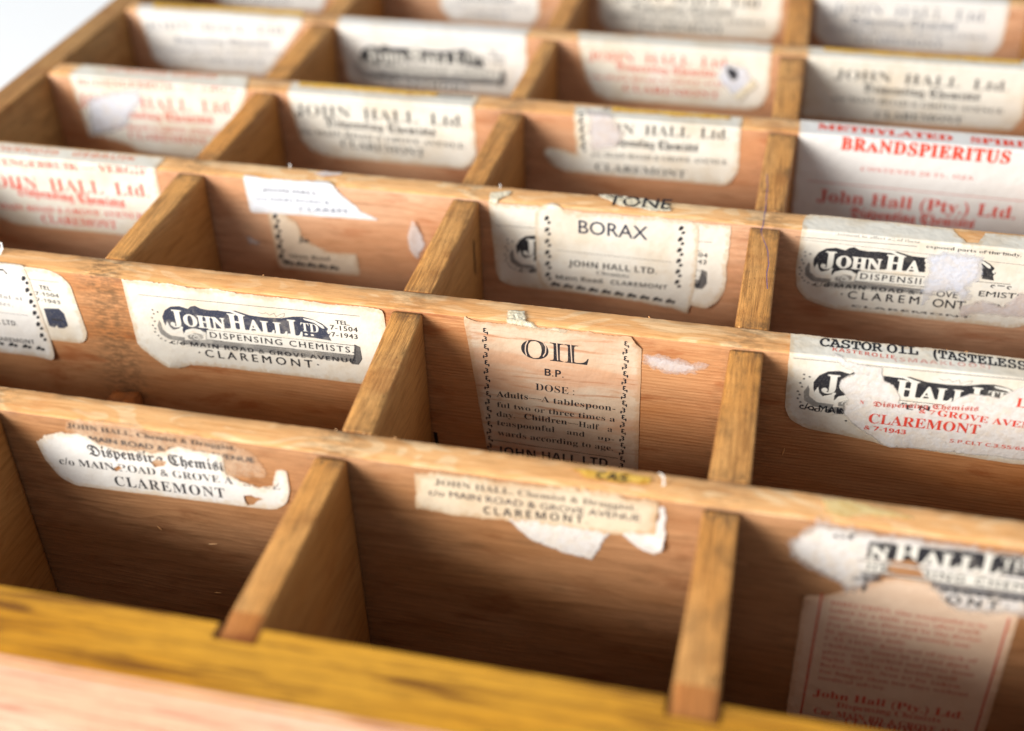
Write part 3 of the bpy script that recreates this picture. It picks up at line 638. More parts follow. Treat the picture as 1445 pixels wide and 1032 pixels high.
    {'i': 2, 'name': 'paper_label', 'label': 'castor oil label folded over the divider, banner torn away to white with red lettering', 'items': [('paper', [(1.8, -7.6, 0.2), (20, -7.3, 0.2), (40, -7.6, 0.2), (62.5, -7.4, 0.2), (62.5, 20), (60, 23.2), (54, 23.6), (27, 22.4), (8, 20.6), (4, 18.6), (2.4, 15)], [], 'cream', 0.05, 1), ('emblem', 160.5, -3.2, None, False, 1), ('text', 'c/o MAIN', 'sans', (5.7, 15.0), (16.5, 15.3), 1.8, 'black', 1.0, True, 1), ('text', 'CASTOR OIL', 'mono', (8.5, -3.8), (29.8, -4.5), 3.1, 'black', 0.95, True, 1), ('text', '(TASTELESS)', 'mono', (33.2, -4.3), (53.8, -3.3), 3.1, 'black', 1.0, True, 1), ('text', 'KASTEROLIE', 'sansb', (11.3, -2.4), (24.8, -2.0), 1.4, 'redpale', 1.2, True, 1), ('text', '(SMAAKLOOS)', 'sansb', (24.8, -1.3), (45.1, -2.4), 1.5, 'redfaint', 1.2, True, 1), ('veil', [(10.8, -2.2), (14.6, 0.0), (22.6, 0.6), (23.1, 3.9), (25.1, 5.0), (27.4, 8.1), (27.6, 9.6), (36.3, 9.3), (37.5, 8.1), (41.5, 5.2), (45.1, 4.9), (48.0, 5.0), (54.7, -1.1), (59.1, 22.0), (52.1, 22.4), (29.2, 22.5), (25.6, 22.2), (19.7, 18.9), (15.3, 15.0), (16.0, 10.9), (13.4, 7.3), (13.8, 5.2), (16.6, 3.4), (13.0, 1.7)], 'torn', 0.5, 2, 1.0), ('text', 'CLAREMONT', 'serif', (21.3, 16.5), (45.4, 16.0), 2.7, 'red', 1.0, False, 2), ('text', 'GROVE AVENUE', 'serif', (35.8, 12.2), (60.2, 12.9), 1.7, 'red', 1.0, False, 2), ('text', '& 7-1943', 'sansb', (20.6, 18.5), (29.9, 18.5), 1.2, 'red', 1.0, False, 2), ('text', 'S.P.CLT C.3.55/65', 'sansb', (39.6, 19.3), (55.9, 19.1), 1.0, 'redpale', 1.0, False, 2), ('text', '& 7', 'serif', (31.8, 12.0), (35.2, 12.0), 1.1, 'red', 1.0, False, 2), ('text', 'Ltd.', 'serif', (51.5, 7.1), (57.5, 7.2), 2.4, 'red', 1.0, False, 2), ('text', 'Dispensing Chemists', 'frak', (21.7, 11.7), (44.1, 9.5), 1.0, 'redfaint', 1.0, False, 2), ('text', 'E N', 'sans', (29.0, 11.4), (33.9, 11.1), 1.3, 'black', 1.0, False, 2), ('text', 'N', 'serif', (18.8, 11.4), (19.7, 11.4), 1.0, 'red', 1.0, False, 2)]},
    {'i': 3, 'name': 'paper_label', 'label': 'cream label printed in red, name and town, at the left end of its divider', 'items': [('paper', [(-240, -6.5, 0.2), (-190, -6.8, 0.2), (-178.3, -6.8), (-178.2, 17), (-180, 21), (-184, 23.2), (-228, 23.4), (-236, 21), (-240, 17)], [], 'cream', 0.05, 1), ('text', 'UITWENDIG   GEBRUIK', 'sansb', (-236.6, -2.3), (-186.3, -3.3), 2.3, 'redor', 1.0, True, 1), ('text', 'BUITENGEBRUIK — VERGIF', 'serif', (-237.1, 3.6), (-181.0, 2.0), 2.2, 'red', 1.0, True, 1), ('text', 'JOHN  HALL  Ltd.', 'serifr', (-235.4, 11.1), (-181.8, 9.3), 4.1, 'red', 1.0, True, 1), ('text', 'Dispensing Chemists', 'frak', (-225.2, 12.9), (-190.4, 13.8), 2.3, 'red', 1.0, True, 1), ('text', 'c/o MAIN ROAD & GROVE AVENUE', 'serif', (-237.6, 18.5), (-185.3, 17.0), 1.9, 'red', 1.0, True, 1), ('text', 'CLAREMONT', 'serif', (-219.2, 21.7), (-194.6, 21.3), 2.8, 'red', 1.0, True, 1)]},
    {'i': 3, 'name': 'paper_label', 'label': 'small white scrap printed JOHN HALL above a worn leaf-bordered corner of label', 'items': [('paper', [(-145.9, 8.3), (-141.4, 10.2, 0.4), (-137.5, 13.0, 0.4), (-136.4, 17.1, 0.4), (-133.3, 20.0, 0.4), (-127.5, 21.7, 0.3), (-120.6, 21.4, 0.3), (-120.1, 28.8), (-144.9, 28.9)], [], 'tan', 0.05, 1), ('chain', (-143.6, 10.4), (-143.6, 27.0), 5, 1.7, 'leaf', 'black', 1), ('chain', (-143.6, 27.2), (-126.6, 27.3), 5, 1.7, 'leafh', 'black', 1), ('text', 'Main Road', 'serif', (-141.1, 25.0), (-128.7, 24.5), 1.3, 'black', 1.0, True, 1), ('text', 'Jo', 'serif', (-137.7, 19.2), (-134.5, 19.2), 1.9, 'black', 1.0, False, 1), ('paper', [(-151.5, -0.7, 0.2), (-143.8, -0.2, 0.3), (-137.5, -0.3, 0.3), (-128.1, -1.7, 0.3), (-125.0, 0.1, 0.3), (-121.3, 3.5, 0.3), (-117.5, 7.2, 0.3), (-112.3, 9.4), (-151.0, 10.8)], [], 'bluewhite', 0.05, 2), ('text', 'JOHN HALL,', 'sansb', (-146.2, 3.6), (-129.3, 3.2), 1.1, 'inkblue', 1.0, True, 2), ('text', 'c/o MAIN ROAD &', 'sans', (-148.4, 6.6), (-126.5, 5.8), 1.0, 'inkpale', 1.0, True, 2), ('text', 'CLAREM', 'sans', (-136.1, 8.9), (-121.8, 8.2), 1.4, 'inkpale', 1.0, True, 2)]},
    {'i': 3, 'name': 'paper_residue', 'label': 'drop-shaped white tear of paper near the cross divider', 'items': [('veil', [(-102.6, 7.0), (-100.2, 12.1), (-99.6, 15.7), (-102.5, 21.7), (-104.8, 17.7), (-104.7, 12.2)], 'fibre', 0.7, 1, 1.0)]},
    {'i': 3, 'name': 'paper_residue', 'label': 'small pale fibre smear low on the divider face', 'items': [('veil', [(-154.4, 18.6), (-149.6, 20.2), (-149.9, 21.9), (-153.2, 22.1)], 'fibre', 0.8, 1, 0.8)]},
    {'i': 3, 'name': 'paper_residue', 'label': 'faint whitish residue on the divider top', 'items': [('veil', [(-133.6, -5.4), (-130.2, -7.5), (-124.7, -7.5), (-124.3, -5.1), (-130.5, -3.8)], 'fibre', 0.8, 1, 0.8)]},
    {'i': 3, 'name': 'paper_label', 'label': 'borax label with leaf border glued over an older banner label', 'items': [('paper', [(-81, 0.2, 0.3), (-60, 0.6, 0.3), (-16.3, 0.8, 0.2), (-16.4, 20.5), (-18, 24.5), (-21, 26.4), (-75, 26.6), (-78.6, 25), (-79.6, 22)], [], 'cream', 0.05, 1), ('emblem', 78.7, 3.1, None, True, 1), ('paper', [(-68.2, 1.8, 0.2), (-63.9, -1.3, 0.35), (-57.3, 1.4, 0.3), (-51.3, 0.8, 0.3), (-42.4, 0.5, 0.3), (-30.6, 0.5), (-26.2, 0.3), (-24.3, 2.0), (-24.3, 8.2), (-24.6, 21.1), (-25.0, 24.2, 0.2), (-25.9, 29.1, 0.2), (-38.5, 27.2, 0.1), (-66.3, 26.0), (-68.0, 21.6)], [], 'cream', 0.05, 2), ('text', 'BORAX', 'sans', (-56.3, 7.2), (-37.8, 7.3), 4.0, 'inkblue', 1.0, True, 2), ('line', (-62.6, 13.3), (-31.2, 13.5), 0.13, 'greyink', 2), ('text', 'JOHN HALL LTD.', 'sansb', (-59.1, 17.9), (-34.9, 17.7), 1.9, 'black', 1.0, True, 2), ('text', 'Chemists', 'serif', (-51.3, 19.7), (-42.4, 19.8), 1.2, 'black', 1.0, True, 2), ('text', 'Main Road.  CLAREMONT', 'sansb', (-62.6, 22.6), (-31.8, 22.3), 1.4, 'black', 1.0, True, 2), ('chain', (-64.9, 2.3), (-64.8, 23.7), 6, 1.5, 'leaf', 'black', 2), ('chain', (-28.9, 1.6), (-29.2, 21.7), 6, 1.5, 'leaf', 'black', 2), ('chain', (-64.9, 24.7), (-29.4, 26.5), 10, 1.5, 'leafh', 'black', 2)]},
    {'i': 3, 'name': 'paper_residue', 'label': 'curled flake carrying the letters ONE on the divider top', 'items': [('veil', [(-52.6, -8.5), (-45.8, -8.5), (-33.0, -7.0), (-32.0, -2.3), (-38.8, -2.0), (-45.8, -2.7), (-51.5, -6.3)], 'torncream', 0.4, 1, 1.0), ('text', 'TONE', 'sans', (-49.4, -2.6), (-32.6, -3.3), 5.1, 'black', 1.0, False, 2)]},
    {'i': 3, 'name': 'paper_residue', 'label': 'whitish torn shred on the divider top beside the cross divider', 'items': [('veil', [(-81.5, -3.8), (-75.8, -6.1), (-75.8, -3.0), (-77.9, -1.0), (-78.2, 0.9), (-81.0, 0.3)], 'torncream', 0.5, 1, 1.0)]},
    {'i': 3, 'name': 'paper_label', 'label': 'banner label with a blue-white tear through the middle of the name', 'items': [('paper', [(3.6, -8.0, 0.1), (39, -7.4, 0.3), (42, -1.0, 0.3), (45, -1.2, 0.2), (47, -6.5, 0.1), (64.5, -6.8), (65.2, 14), (63.5, 20), (58, 23.2), (12, 23), (5, 21), (2.2, 17.5), (1.4, 12), (1.8, -4), (2.4, -7)], [], 'cream', 0.05, 1), ('line', (1.1, 2.7), (56.7, 4.1), 0.1, 'grey', 1), ('text', 'exposed parts of the body.', 'serif', (32.7, 1.7), (55.6, 1.8), 0.9, 'black', 1.0, True, 1), ('text', 'liniment to affect all of these', 'serifr', (10.2, 0.5), (31.0, 0.6), 0.6, 'greyink', 1.0, True, 1), ('emblem', 158, -2.1, [(-1.4, -1.4), (32.3, 0.4), (36.2, 25.9), (1.1, 25.1)], False, 1), ('emblem', 158, -2.1, [(46.1, 1.3), (54.3, 0.9), (56.4, 11.7), (47.9, 11.5)], False, 1), ('text', 'EMISTS', 'sans', (47.6, 14.4), (58.1, 14.1), 1.6, 'black', 1.0, True, 1), ('text', 'AVENU', 'sans', (46.6, 18.0), (57.1, 17.9), 1.6, 'black', 1.0, True, 1), ('text', 'ONT', 'sans', (36.9, 19.1), (44.9, 19.0), 2.5, 'black', 1.0, True, 1), ('text', 'OVE', 'sans', (37.4, 15.9), (42.6, 15.7), 1.8, 'black', 1.0, True, 1), ('text', 'CLAREMONT', 'sansb', (16.8, 21.7), (47.0, 21.5), 0.6, 'black', 1.0, True, 1), ('veil', [(32.7, 2.9), (38.2, 1.7), (46.4, 1.9), (47.9, 6.1), (47.6, 10.0), (44.9, 12.1), (46.7, 15.0), (44.6, 17.3), (40.3, 14.2), (36.4, 16.3), (34.8, 19.6), (33.9, 18.7), (33.2, 12.5), (33.7, 9.3)], 'fibreblue', 2.2, 2, 0.9), ('veil', [(42.6, 18.1), (48.7, 14.7), (53.9, 16.1), (57.0, 11.1), (60.7, 13.2), (61.1, 19.4), (53.9, 20.3), (48.8, 20.0), (44.0, 21.6)], 'fibre', 1.4, 2, 0.7)]},
    {'i': 4, 'name': 'paper_label', 'label': 'red printed label whose left half is torn to a bluish patch', 'items': [('paper', [(-234.9, -2.8, 0.2), (-233.9, -8.3, 0.2), (-203.5, -8.2, 0.2), (-175.8, -8.9, 0.2), (-172.7, 0.9), (-184.6, 23.5), (-193.6, 26.3), (-215.1, 25.6, 0.3), (-218.1, 23.2, 0.4), (-227.2, 21.4, 0.3), (-232.0, 21.2, 0.2), (-232.9, 15.6)], [], 'cream', 0.05, 1), ('text', 'UITWENDIG GEBRUIK', 'sansb', (-223.8, -4.7), (-185.6, -5.7), 2.5, 'redor', 1.0, True, 1), ('text', 'BUITENGEBRUIK — VERGIF', 'serif', (-231.9, 2.9), (-176.0, 1.2), 2.1, 'redpale', 1.0, True, 1), ('text', 'JOHN  HALL  Ltd.', 'serifr', (-233.4, 10.6), (-178.4, 8.8), 4.2, 'redpale', 1.0, True, 1), ('text', 'Dispensing Chemists', 'frak', (-225.4, 13.5), (-186.2, 12.9), 2.1, 'redpale', 1.0, True, 1), ('text', 'c/o MAIN ROAD & GROVE AVENUE', 'serif', (-229.9, 17.7), (-184.4, 17.0), 1.8, 'redpale', 1.0, True, 1), ('text', 'CLAREMONT', 'serif', (-217.5, 20.8), (-189.7, 20.8), 2.5, 'redpale', 1.0, True, 1), ('veil', [(-230.9, 7.7), (-219.5, 3.0), (-209.3, 2.4), (-209.5, 7.6), (-216.4, 15.9), (-223.4, 20.0), (-232.0, 21.2)], 'fibreblue', 3, 2, 0.45)]},
    {'i': 4, 'name': 'paper_label', 'label': 'clean black printed label with gold stained fold on the divider top', 'items': [('paper', [(-160.5, -7.5, 0.2), (-99.5, -7.8, 0.2), (-98.8, 15.5), (-100.3, 19), (-104, 21.2), (-147.5, 21.2), (-153.5, 19.5), (-156.8, 15.5), (-158.8, 4)], [], 'cream', 0.05, 1), ('text', 'JOHN  HALL  Ltd.', 'serifr', (-157.3, 7.2), (-102.2, 6.8), 3.9, 'black', 1.0, True, 1), ('text', 'Dispensing Chemists', 'frak', (-147.7, 10.3), (-111.7, 10.8), 2.2, 'black', 1.0, True, 1), ('text', 'c/o MAIN ROAD & GROVE AVENUE', 'serif', (-156.4, 13.5), (-102.6, 14.1), 1.7, 'black', 1.0, True, 1), ('text', 'CLAREMONT', 'serif', (-143.2, 17.1), (-115.7, 18.3), 2.8, 'black', 1.0, True, 1), ('veil', [(-158, -8), (-112, -7.6), (-112, -4.2), (-158, -3.9)], 'gold', 1, 2, 0.9), ('text', 'CASCARA SAGRADA', 'sansb', (-128, -4.6), (-101, -4.8), 2.0, 'black', 1.0, True, 2)]},
    {'i': 4, 'name': 'paper_label', 'label': 'black printed label torn at the upper left over a scrap with ornament', 'items': [('paper', [(-69, -6.5, 0.2), (-19, -7.4, 0.2), (-18.4, 13.5), (-20.3, 17.5), (-23, 18.9), (-71, 19.0), (-75.5, 16.8), (-77.8, 12.5), (-76, 11, 0.2), (-67, 12.6, 0.2), (-67.8, 5, 0.1)], [], 'cream', 0.05, 1), ('text', 'JOHN  HALL  Ltd.', 'serifr', (-63.8, 5.1), (-22.0, 3.7), 3.3, 'black', 1.0, True, 1), ('text', 'Dispensing Chemists', 'frak', (-58.3, 8.8), (-30.7, 8.6), 2.1, 'black', 1.0, True, 1), ('text', 'c/o MAIN ROAD & GROVE AVENUE', 'serif', (-62.6, 13.0), (-21.8, 12.0), 1.6, 'black', 1.0, True, 1), ('text', 'CLAREMONT', 'serif', (-61.5, 17.5), (-33.8, 17.5), 2.4, 'black', 1.0, True, 1), ('chain', (-66.4, -2.0), (-65.1, 11.6), 5, 1.5, 'leaf', 'black', 1), ('veil', [(-66.0, -4.5), (-57.0, -3.7), (-52.0, 5.9), (-55.1, 10.2), (-63.3, 11.4)], 'fibre', 2.4, 2, 1.0), ('veil', [(-58, -7), (-22, -7), (-22, -4), (-58, -3.8)], 'gold', 1, 2, 0.9), ('text', 'EAU DE COLOGNE', 'sansb', (-60, -4.4), (-30, -4.6), 1.8, 'black', 1.0, True, 2)]},
    {'i': 4, 'name': 'paper_label', 'label': 'large label for methylated spirit in bold red capitals, folded over the top', 'items': [('paper', [(-2.2, -8.6, 0.1), (67.5, -8.4, 0.1), (67.8, 36), (-1.2, 36)], [], 'glossy', 0.05, 1), ('text', 'METHYLATED   SPIRITS', 'slab', (3.1, -3.4), (66.3, -2.0), 3.4, 'redbr', 1.0, True, 1), ('text', 'BRANDSPIERITUS', 'slab', (10.2, 3.9), (56.5, 4.1), 3.8, 'redbr', 1.1, True, 1), ('text', 'CONTENTS 26 FL. OZS.', 'serif', (16.6, 10.2), (48.4, 10.2), 1.3, 'redpale', 1.1, True, 1), ('line', (2.0, 14.9), (63.8, 15.5), 0.2, 'redpale', 1), ('text', 'John Hall (Pty.) Ltd.', 'serif', (5.3, 21.3), (61.4, 21.6), 4.0, 'red', 1.0, True, 1), ('text', 'Dispensing Chemists', 'frak', (15.5, 26.0), (50.7, 26.0), 2.5, 'red', 1.0, True, 1)]},
    {'i': 5, 'name': 'paper_label', 'label': 'pale label with gold stained fold, leftmost on its divider', 'items': [('paper', [(-239.3, -5.5, 0.2), (-177.1, -7.3, 0.2), (-174.8, 0.9), (-191.4, 21.2), (-211.0, 21.5), (-230.7, 20.7), (-234.8, 17.3), (-236.4, 6.8)], [], 'white', 0.05, 1), ('text', 'JOHN  HALL  Ltd.', 'serifr', (-235.4, 6.6), (-181.3, 5.0), 3.0, 'inkpale', 1.0, True, 1), ('text', 'Dispensing Chemists', 'frak', (-225.0, 11.0), (-187.9, 9.9), 1.6, 'inkpale', 1.0, True, 1), ('text', 'c/o MAIN ROAD & GROVE AVENUE', 'serif', (-233.3, 14.7), (-181.9, 12.8), 1.4, 'inkpale', 1.0, True, 1), ('text', 'CLAREMONT', 'serif', (-219.7, 17.7), (-191.2, 17.1), 1.8, 'inkpale', 1.0, True, 1), ('veil', [(-234.6, -7.0), (-177.1, -8.4), (-176.2, -3.6), (-208.8, -3.6), (-232.5, -2.7)], 'gold', 0.6, 2, 0.9)]},
    {'i': 5, 'name': 'paper_label', 'label': 'white label with a bold dark scroll banner, near the back', 'items': [('paper', [(-163, -6.5, 0.2), (-95.2, -7, 0.2), (-95, 22), (-158, 22), (-160.5, 19)], [], 'white', 0.05, 1), ('emblem', -2.5, 0.6, None, True, 1)]},
    {'i': 5, 'name': 'paper_label', 'label': 'red printed label with a dark torn hole and a curled flake', 'items': [('paper', [(-79, -6.6, 0.2), (-14, -7.2, 0.2), (-13.6, 14), (-15.5, 18.2), (-20, 20.2), (-67, 20.5), (-72, 18.5), (-75, 12)], [], 'cream', 0.05, 1), ('text', 'JOHN  HALL  Ltd.', 'serifr', (-74.1, 6.6), (-26.9, 6.1), 3.3, 'redpale', 1.0, True, 1), ('text', 'Dispensing Chemists', 'frak', (-64.4, 9.4), (-31.3, 9.4), 1.8, 'redpale', 1.0, True, 1), ('text', 'c/o MAIN ROAD & GROVE AVENUE', 'serif', (-72.8, 13.1), (-22.9, 12.5), 1.5, 'redpale', 1.0, True, 1), ('text', 'CLAREMONT', 'serif', (-61.9, 16.6), (-29.6, 16.9), 2.3, 'redpale', 1.0, True, 1), ('veil', [(-29.9, 3.3), (-21.2, 4.6), (-18.2, 10.9), (-21.5, 16.2), (-26.2, 15.6), (-30.8, 9.9)], 'fibreblue', 1.8, 2, 0.8), ('poly', [(-27.9, 5.1), (-24.6, 6.4), (-23.9, 8.8), (-25.7, 10.0), (-27.4, 8.1)], 'black', 1, 16), ('veil', [(-25.3, 15.5), (-19.3, 9.0), (-17.3, 10.8), (-22.8, 17.3)], 'torncream', 0.3, 4, 1.0)]},
    {'i': 5, 'name': 'paper_label', 'label': 'cream label in black spaced capitals near the right edge of the photo', 'items': [('paper', [(-2.6, -7, 0.2), (66, -7.4, 0.2), (66.5, 16), (64, 20.5), (-2.4, 21.4)], [], 'cream', 0.05, 1), ('text', 'JOHN  HALL  Ltd.', 'serifr', (6.7, 7.0), (60.3, 7.3), 3.4, 'black', 1.0, True, 1), ('text', 'Dispensing Chemists', 'frak', (16.3, 10.9), (52.3, 11.1), 2.1, 'black', 1.0, True, 1), ('text', 'c/o MAIN ROAD & GROVE AVENUE', 'serif', (7.2, 14.4), (60.3, 14.9), 1.7, 'black', 1.0, True, 1), ('text', 'CLAREMONT', 'serif', (21.2, 19.5), (48.5, 19.3), 2.3, 'black', 1.0, True, 1), ('veil', [(2, -7.2), (64, -7.2), (64, -3.6), (2, -3.6)], 'gold', 1, 2, 0.9), ('text', 'GENTIAN VIOLET', 'sansb', (14, -4.4), (48, -4.6), 2.0, 'black', 1.0, True, 2)]},
    {'i': 6, 'name': 'paper_label', 'label': 'white label seen at the top edge, leftmost', 'items': [('paper', [(-236, -6, 0.2), (-187, -6, 0.2), (-187, 14), (-190, 18.6), (-231, 18.6), (-235, 14)], [], 'white', 0.05, 1), ('text', 'JOHN  HALL  Ltd.', 'serifr', (-231.1, 6.5), (-191.9, 6.3), 3.8, 'inkpale', 1.0, True, 1), ('text', 'Dispensing Chemists', 'frak', (-226.2, 10), (-199.25, 9.8), 2, 'inkpale', 1.0, True, 1), ('text', 'c/o MAIN ROAD & GROVE AVENUE', 'serif', (-232.08, 13), (-190.92, 12.8), 1.8, 'inkpale', 1.0, True, 1), ('text', 'CLAREMONT', 'serif', (-223.75, 16.8), (-201.7, 16.6), 2.5, 'inkpale', 1.0, True, 1)]},
    {'i': 6, 'name': 'paper_label', 'label': 'greyish white label seen at the top edge, left of middle', 'items': [('paper', [(-142, -6, 0.2), (-102.5, -6, 0.2), (-102.5, 14), (-105.5, 18.6), (-137, 18.6), (-141, 14)], [], 'white', 0.05, 1), ('text', 'JOHN  HALL  Ltd.', 'serifr', (-138.05, 6.5), (-106.45, 6.3), 3.8, 'inkpale', 1.0, True, 1), ('text', 'Dispensing Chemists', 'frak', (-134.1, 10), (-112.38, 9.8), 2, 'inkpale', 1.0, True, 1), ('text', 'c/o MAIN ROAD & GROVE AVENUE', 'serif', (-138.84, 13), (-105.66, 12.8), 1.8, 'inkpale', 1.0, True, 1), ('text', 'CLAREMONT', 'serif', (-132.12, 16.8), (-114.35, 16.6), 2.5, 'inkpale', 1.0, True, 1)]},
    {'i': 6, 'name': 'paper_label', 'label': 'white label with black print seen at the top edge, right of middle', 'items': [('paper', [(-81, -6, 0.2), (-13.8, -6, 0.2), (-13.8, 14), (-16.8, 18.6), (-76, 18.6), (-80, 14)], [], 'cream', 0.05, 1), ('text', 'JOHN  HALL  Ltd.', 'serifr', (-74.28, 6.5), (-20.52, 6.3), 3.8, 'black', 1.0, True, 1), ('text', 'Dispensing Chemists', 'frak', (-67.56, 10), (-30.6, 9.8), 2, 'black', 1.0, True, 1), ('text', 'c/o MAIN ROAD & GROVE AVENUE', 'serif', (-75.62, 13), (-19.18, 12.8), 1.8, 'black', 1.0, True, 1), ('text', 'CLAREMONT', 'serif', (-64.2, 16.8), (-33.96, 16.6), 2.5, 'black', 1.0, True, 1)]},
    {'i': 6, 'name': 'paper_label', 'label': 'pale label with faint print in the top right corner', 'items': [('paper', [(-2.5, -6, 0.2), (63, -6, 0.2), (63, 14), (60, 18.6), (2.5, 18.6), (-1.5, 14)], [], 'white', 0.05, 1), ('text', 'JOHN  HALL  Ltd.', 'serifr', (4.05, 6.5), (56.45, 6.3), 3.8, 'inkpale', 1.0, True, 1), ('text', 'Dispensing Chemists', 'frak', (10.6, 10), (46.62, 9.8), 2, 'inkpale', 1.0, True, 1), ('text', 'c/o MAIN ROAD & GROVE AVENUE', 'serif', (2.74, 13), (57.76, 12.8), 1.8, 'inkpale', 1.0, True, 1), ('text', 'CLAREMONT', 'serif', (13.88, 16.8), (43.35, 16.6), 2.5, 'inkpale', 1.0, True, 1)]},
]
EMBLEM = {'blob': [(-152.4, 10.2), (-151.4, 8.2), (-149.6, 6.8), (-147.1, 6.3), (-144.8, 6.8), (-143.9, 6.0), (-142.7, 5.6), (-141.3, 6.3), (-139.2, 6.5), (-136.0, 6.2), (-133.4, 6.1), (-132.0, 5.7), (-131.3, 5.9), (-128.3, 6.6), (-124.2, 6.7), (-120.0, 6.4), (-116.8, 5.5), (-114.3, 5.2), (-111.5, 5.7), (-109.4, 6.6), (-108.0, 7.9), (-108.5, 9.0), (-107.4, 9.1), (-108.0, 10.2), (-107.5, 11.5), (-110.4, 11.3), (-116.6, 11.2), (-126.9, 11.1), (-134.3, 11.4), (-140.2, 12.2), (-140.8, 13.8), (-142.2, 13.1), (-144.0, 12.7), (-146.1, 13.6), (-147.4, 14.7), (-147.5, 12.9), (-150.8, 14.2), (-151.9, 13.2), (-152.3, 11.9)], 'crescents': [[(-151.3, 11.4), (-152.1, 13.2), (-151.4, 14.8), (-149.6, 15.0), (-147.8, 14.1), (-147.1, 12.6), (-147.8, 12.5), (-148.5, 13.6), (-149.9, 14.0), (-150.8, 13.1)], [(-147.4, 15.0), (-146.6, 13.5), (-144.6, 12.7), (-142.5, 12.8), (-141.3, 13.9), (-142.0, 14.6), (-143.2, 13.7), (-144.8, 13.5), (-146.2, 14.3), (-147.0, 15.9)], [(-114.3, 5.6), (-111.3, 5.9), (-109.2, 7.2), (-108.9, 8.0), (-109.5, 8.0), (-111.4, 6.6), (-113.9, 6.1)], [(-136.6, 6.3), (-133.3, 5.7), (-131.4, 6.3), (-129.4, 6.9), (-131.5, 7.0), (-133.4, 6.3)], [(-108.5, 8.5), (-107.6, 9.3), (-108.1, 9.5)]], 'swirl': [[(-153.5, 11.3), (-154.3, 13.2), (-154.0, 15.6), (-151.9, 17.1), (-147.6, 17.3), (-147.3, 15.9), (-151.1, 15.8), (-153.0, 14.2), (-153.1, 12.1)], [(-146.4, 15.2), (-144.3, 14.1), (-142.2, 14.3), (-142.1, 15.5), (-144.2, 16.4), (-146.3, 16.2)]], 'strip': [(-140.8, 12.6), (-101.4, 12.1), (-101.9, 15.1), (-141.4, 15.7)], 'shade': [(-147.5, 16.7), (-141.1, 15.8), (-101.7, 15.2), (-101.9, 17.1), (-117.4, 17.6), (-135.3, 17.7), (-149.4, 18.2)], 'cube': [(-101.6, 11.8), (-100.3, 12.4), (-100.1, 16.0), (-101.2, 17.8), (-103.0, 17.8), (-102.0, 15.3)], 'texts': [('J', 'slab', (-150.3, 12.3), (-146.9, 12.2), 4.6, 'paper', 1), ('OHN', 'slab', (-146.5, 12.1), (-135.4, 12.0), 3.5, 'paper', 1), ('H', 'slab', (-134.3, 11.6), (-129.8, 11.5), 4.7, 'paper', 1), ('ALL.', 'slab', (-129.3, 11.6), (-118.1, 11.4), 3.6, 'paper', 1), ('L', 'slab', (-118.4, 11.5), (-115.0, 11.5), 4.9, 'paper', 1), ('TD', 'serif', (-115.1, 9.5), (-110.5, 9.5), 2.5, 'paper', 1), ('..', 'serif', (-114.4, 10.6), (-111.9, 10.6), 3.0, 'paper', 1), ('DISPENSING CHEMISTS.', 'sans', (-140.1, 14.9), (-102.0, 14.4), 1.75, 'black', 1.25), ('c/o MAIN ROAD & GROVE AVENUE', 'sansb', (-151.5, 18.5), (-102.2, 17.5), 1.3, 'black', 1.1), ('·CLAREMONT·', 'sans', (-144.3, 21.3), (-111.8, 20.6), 2.3, 'black', 1.5)], 'tel': [('TEL.', 'sans', (-105.9, 6.2), (-102.3, 6.2), 1.2, 'black', 1), ('7-1504', 'sans', (-107.4, 8.0), (-100.4, 7.9), 1.35, 'black', 1.1), ('7-1943', 'sans', (-107.3, 10.1), (-100.6, 10.0), 1.35, 'black', 1.1)], 'dots': [(-154.7, 8.4), (-154.6, 9.6), (-155.3, 10.9), (-154.8, 11.9), (-155.6, 13.3), (-155.1, 14.2), (-155.4, 15.3), (-154.7, 16.3), (-154.1, 17.2), (-153.0, 17.7), (-153.4, 8.9), (-151.8, 18.2)], 'rings': [(-144.3, 15.5), (-144.1, 15.5)], 'rule': ((-157.6, 4.2), (-99.4, 3.1)), 'squig': [(-126.0, 5.3), (-124.8, 5.7), (-123.7, 5.2), (-123.0, 5.9), (-121.6, 5.1), (-121.3, 6.1), (-119.9, 5.2), (-118.9, 4.8), (-119.2, 5.9), (-120.3, 6.3)]}
PEN = [(-9.3, 326.4), (-8.6, 320.1), (-8.4, 313.0), (-8.1, 305.5), (-8.1, 301.1), (-8.4, 295.9), (-7.3, 291.2), (-5.9, 285.9), (-5.3, 280.7), (-5.5, 276.4), (-4.8, 269.2)]

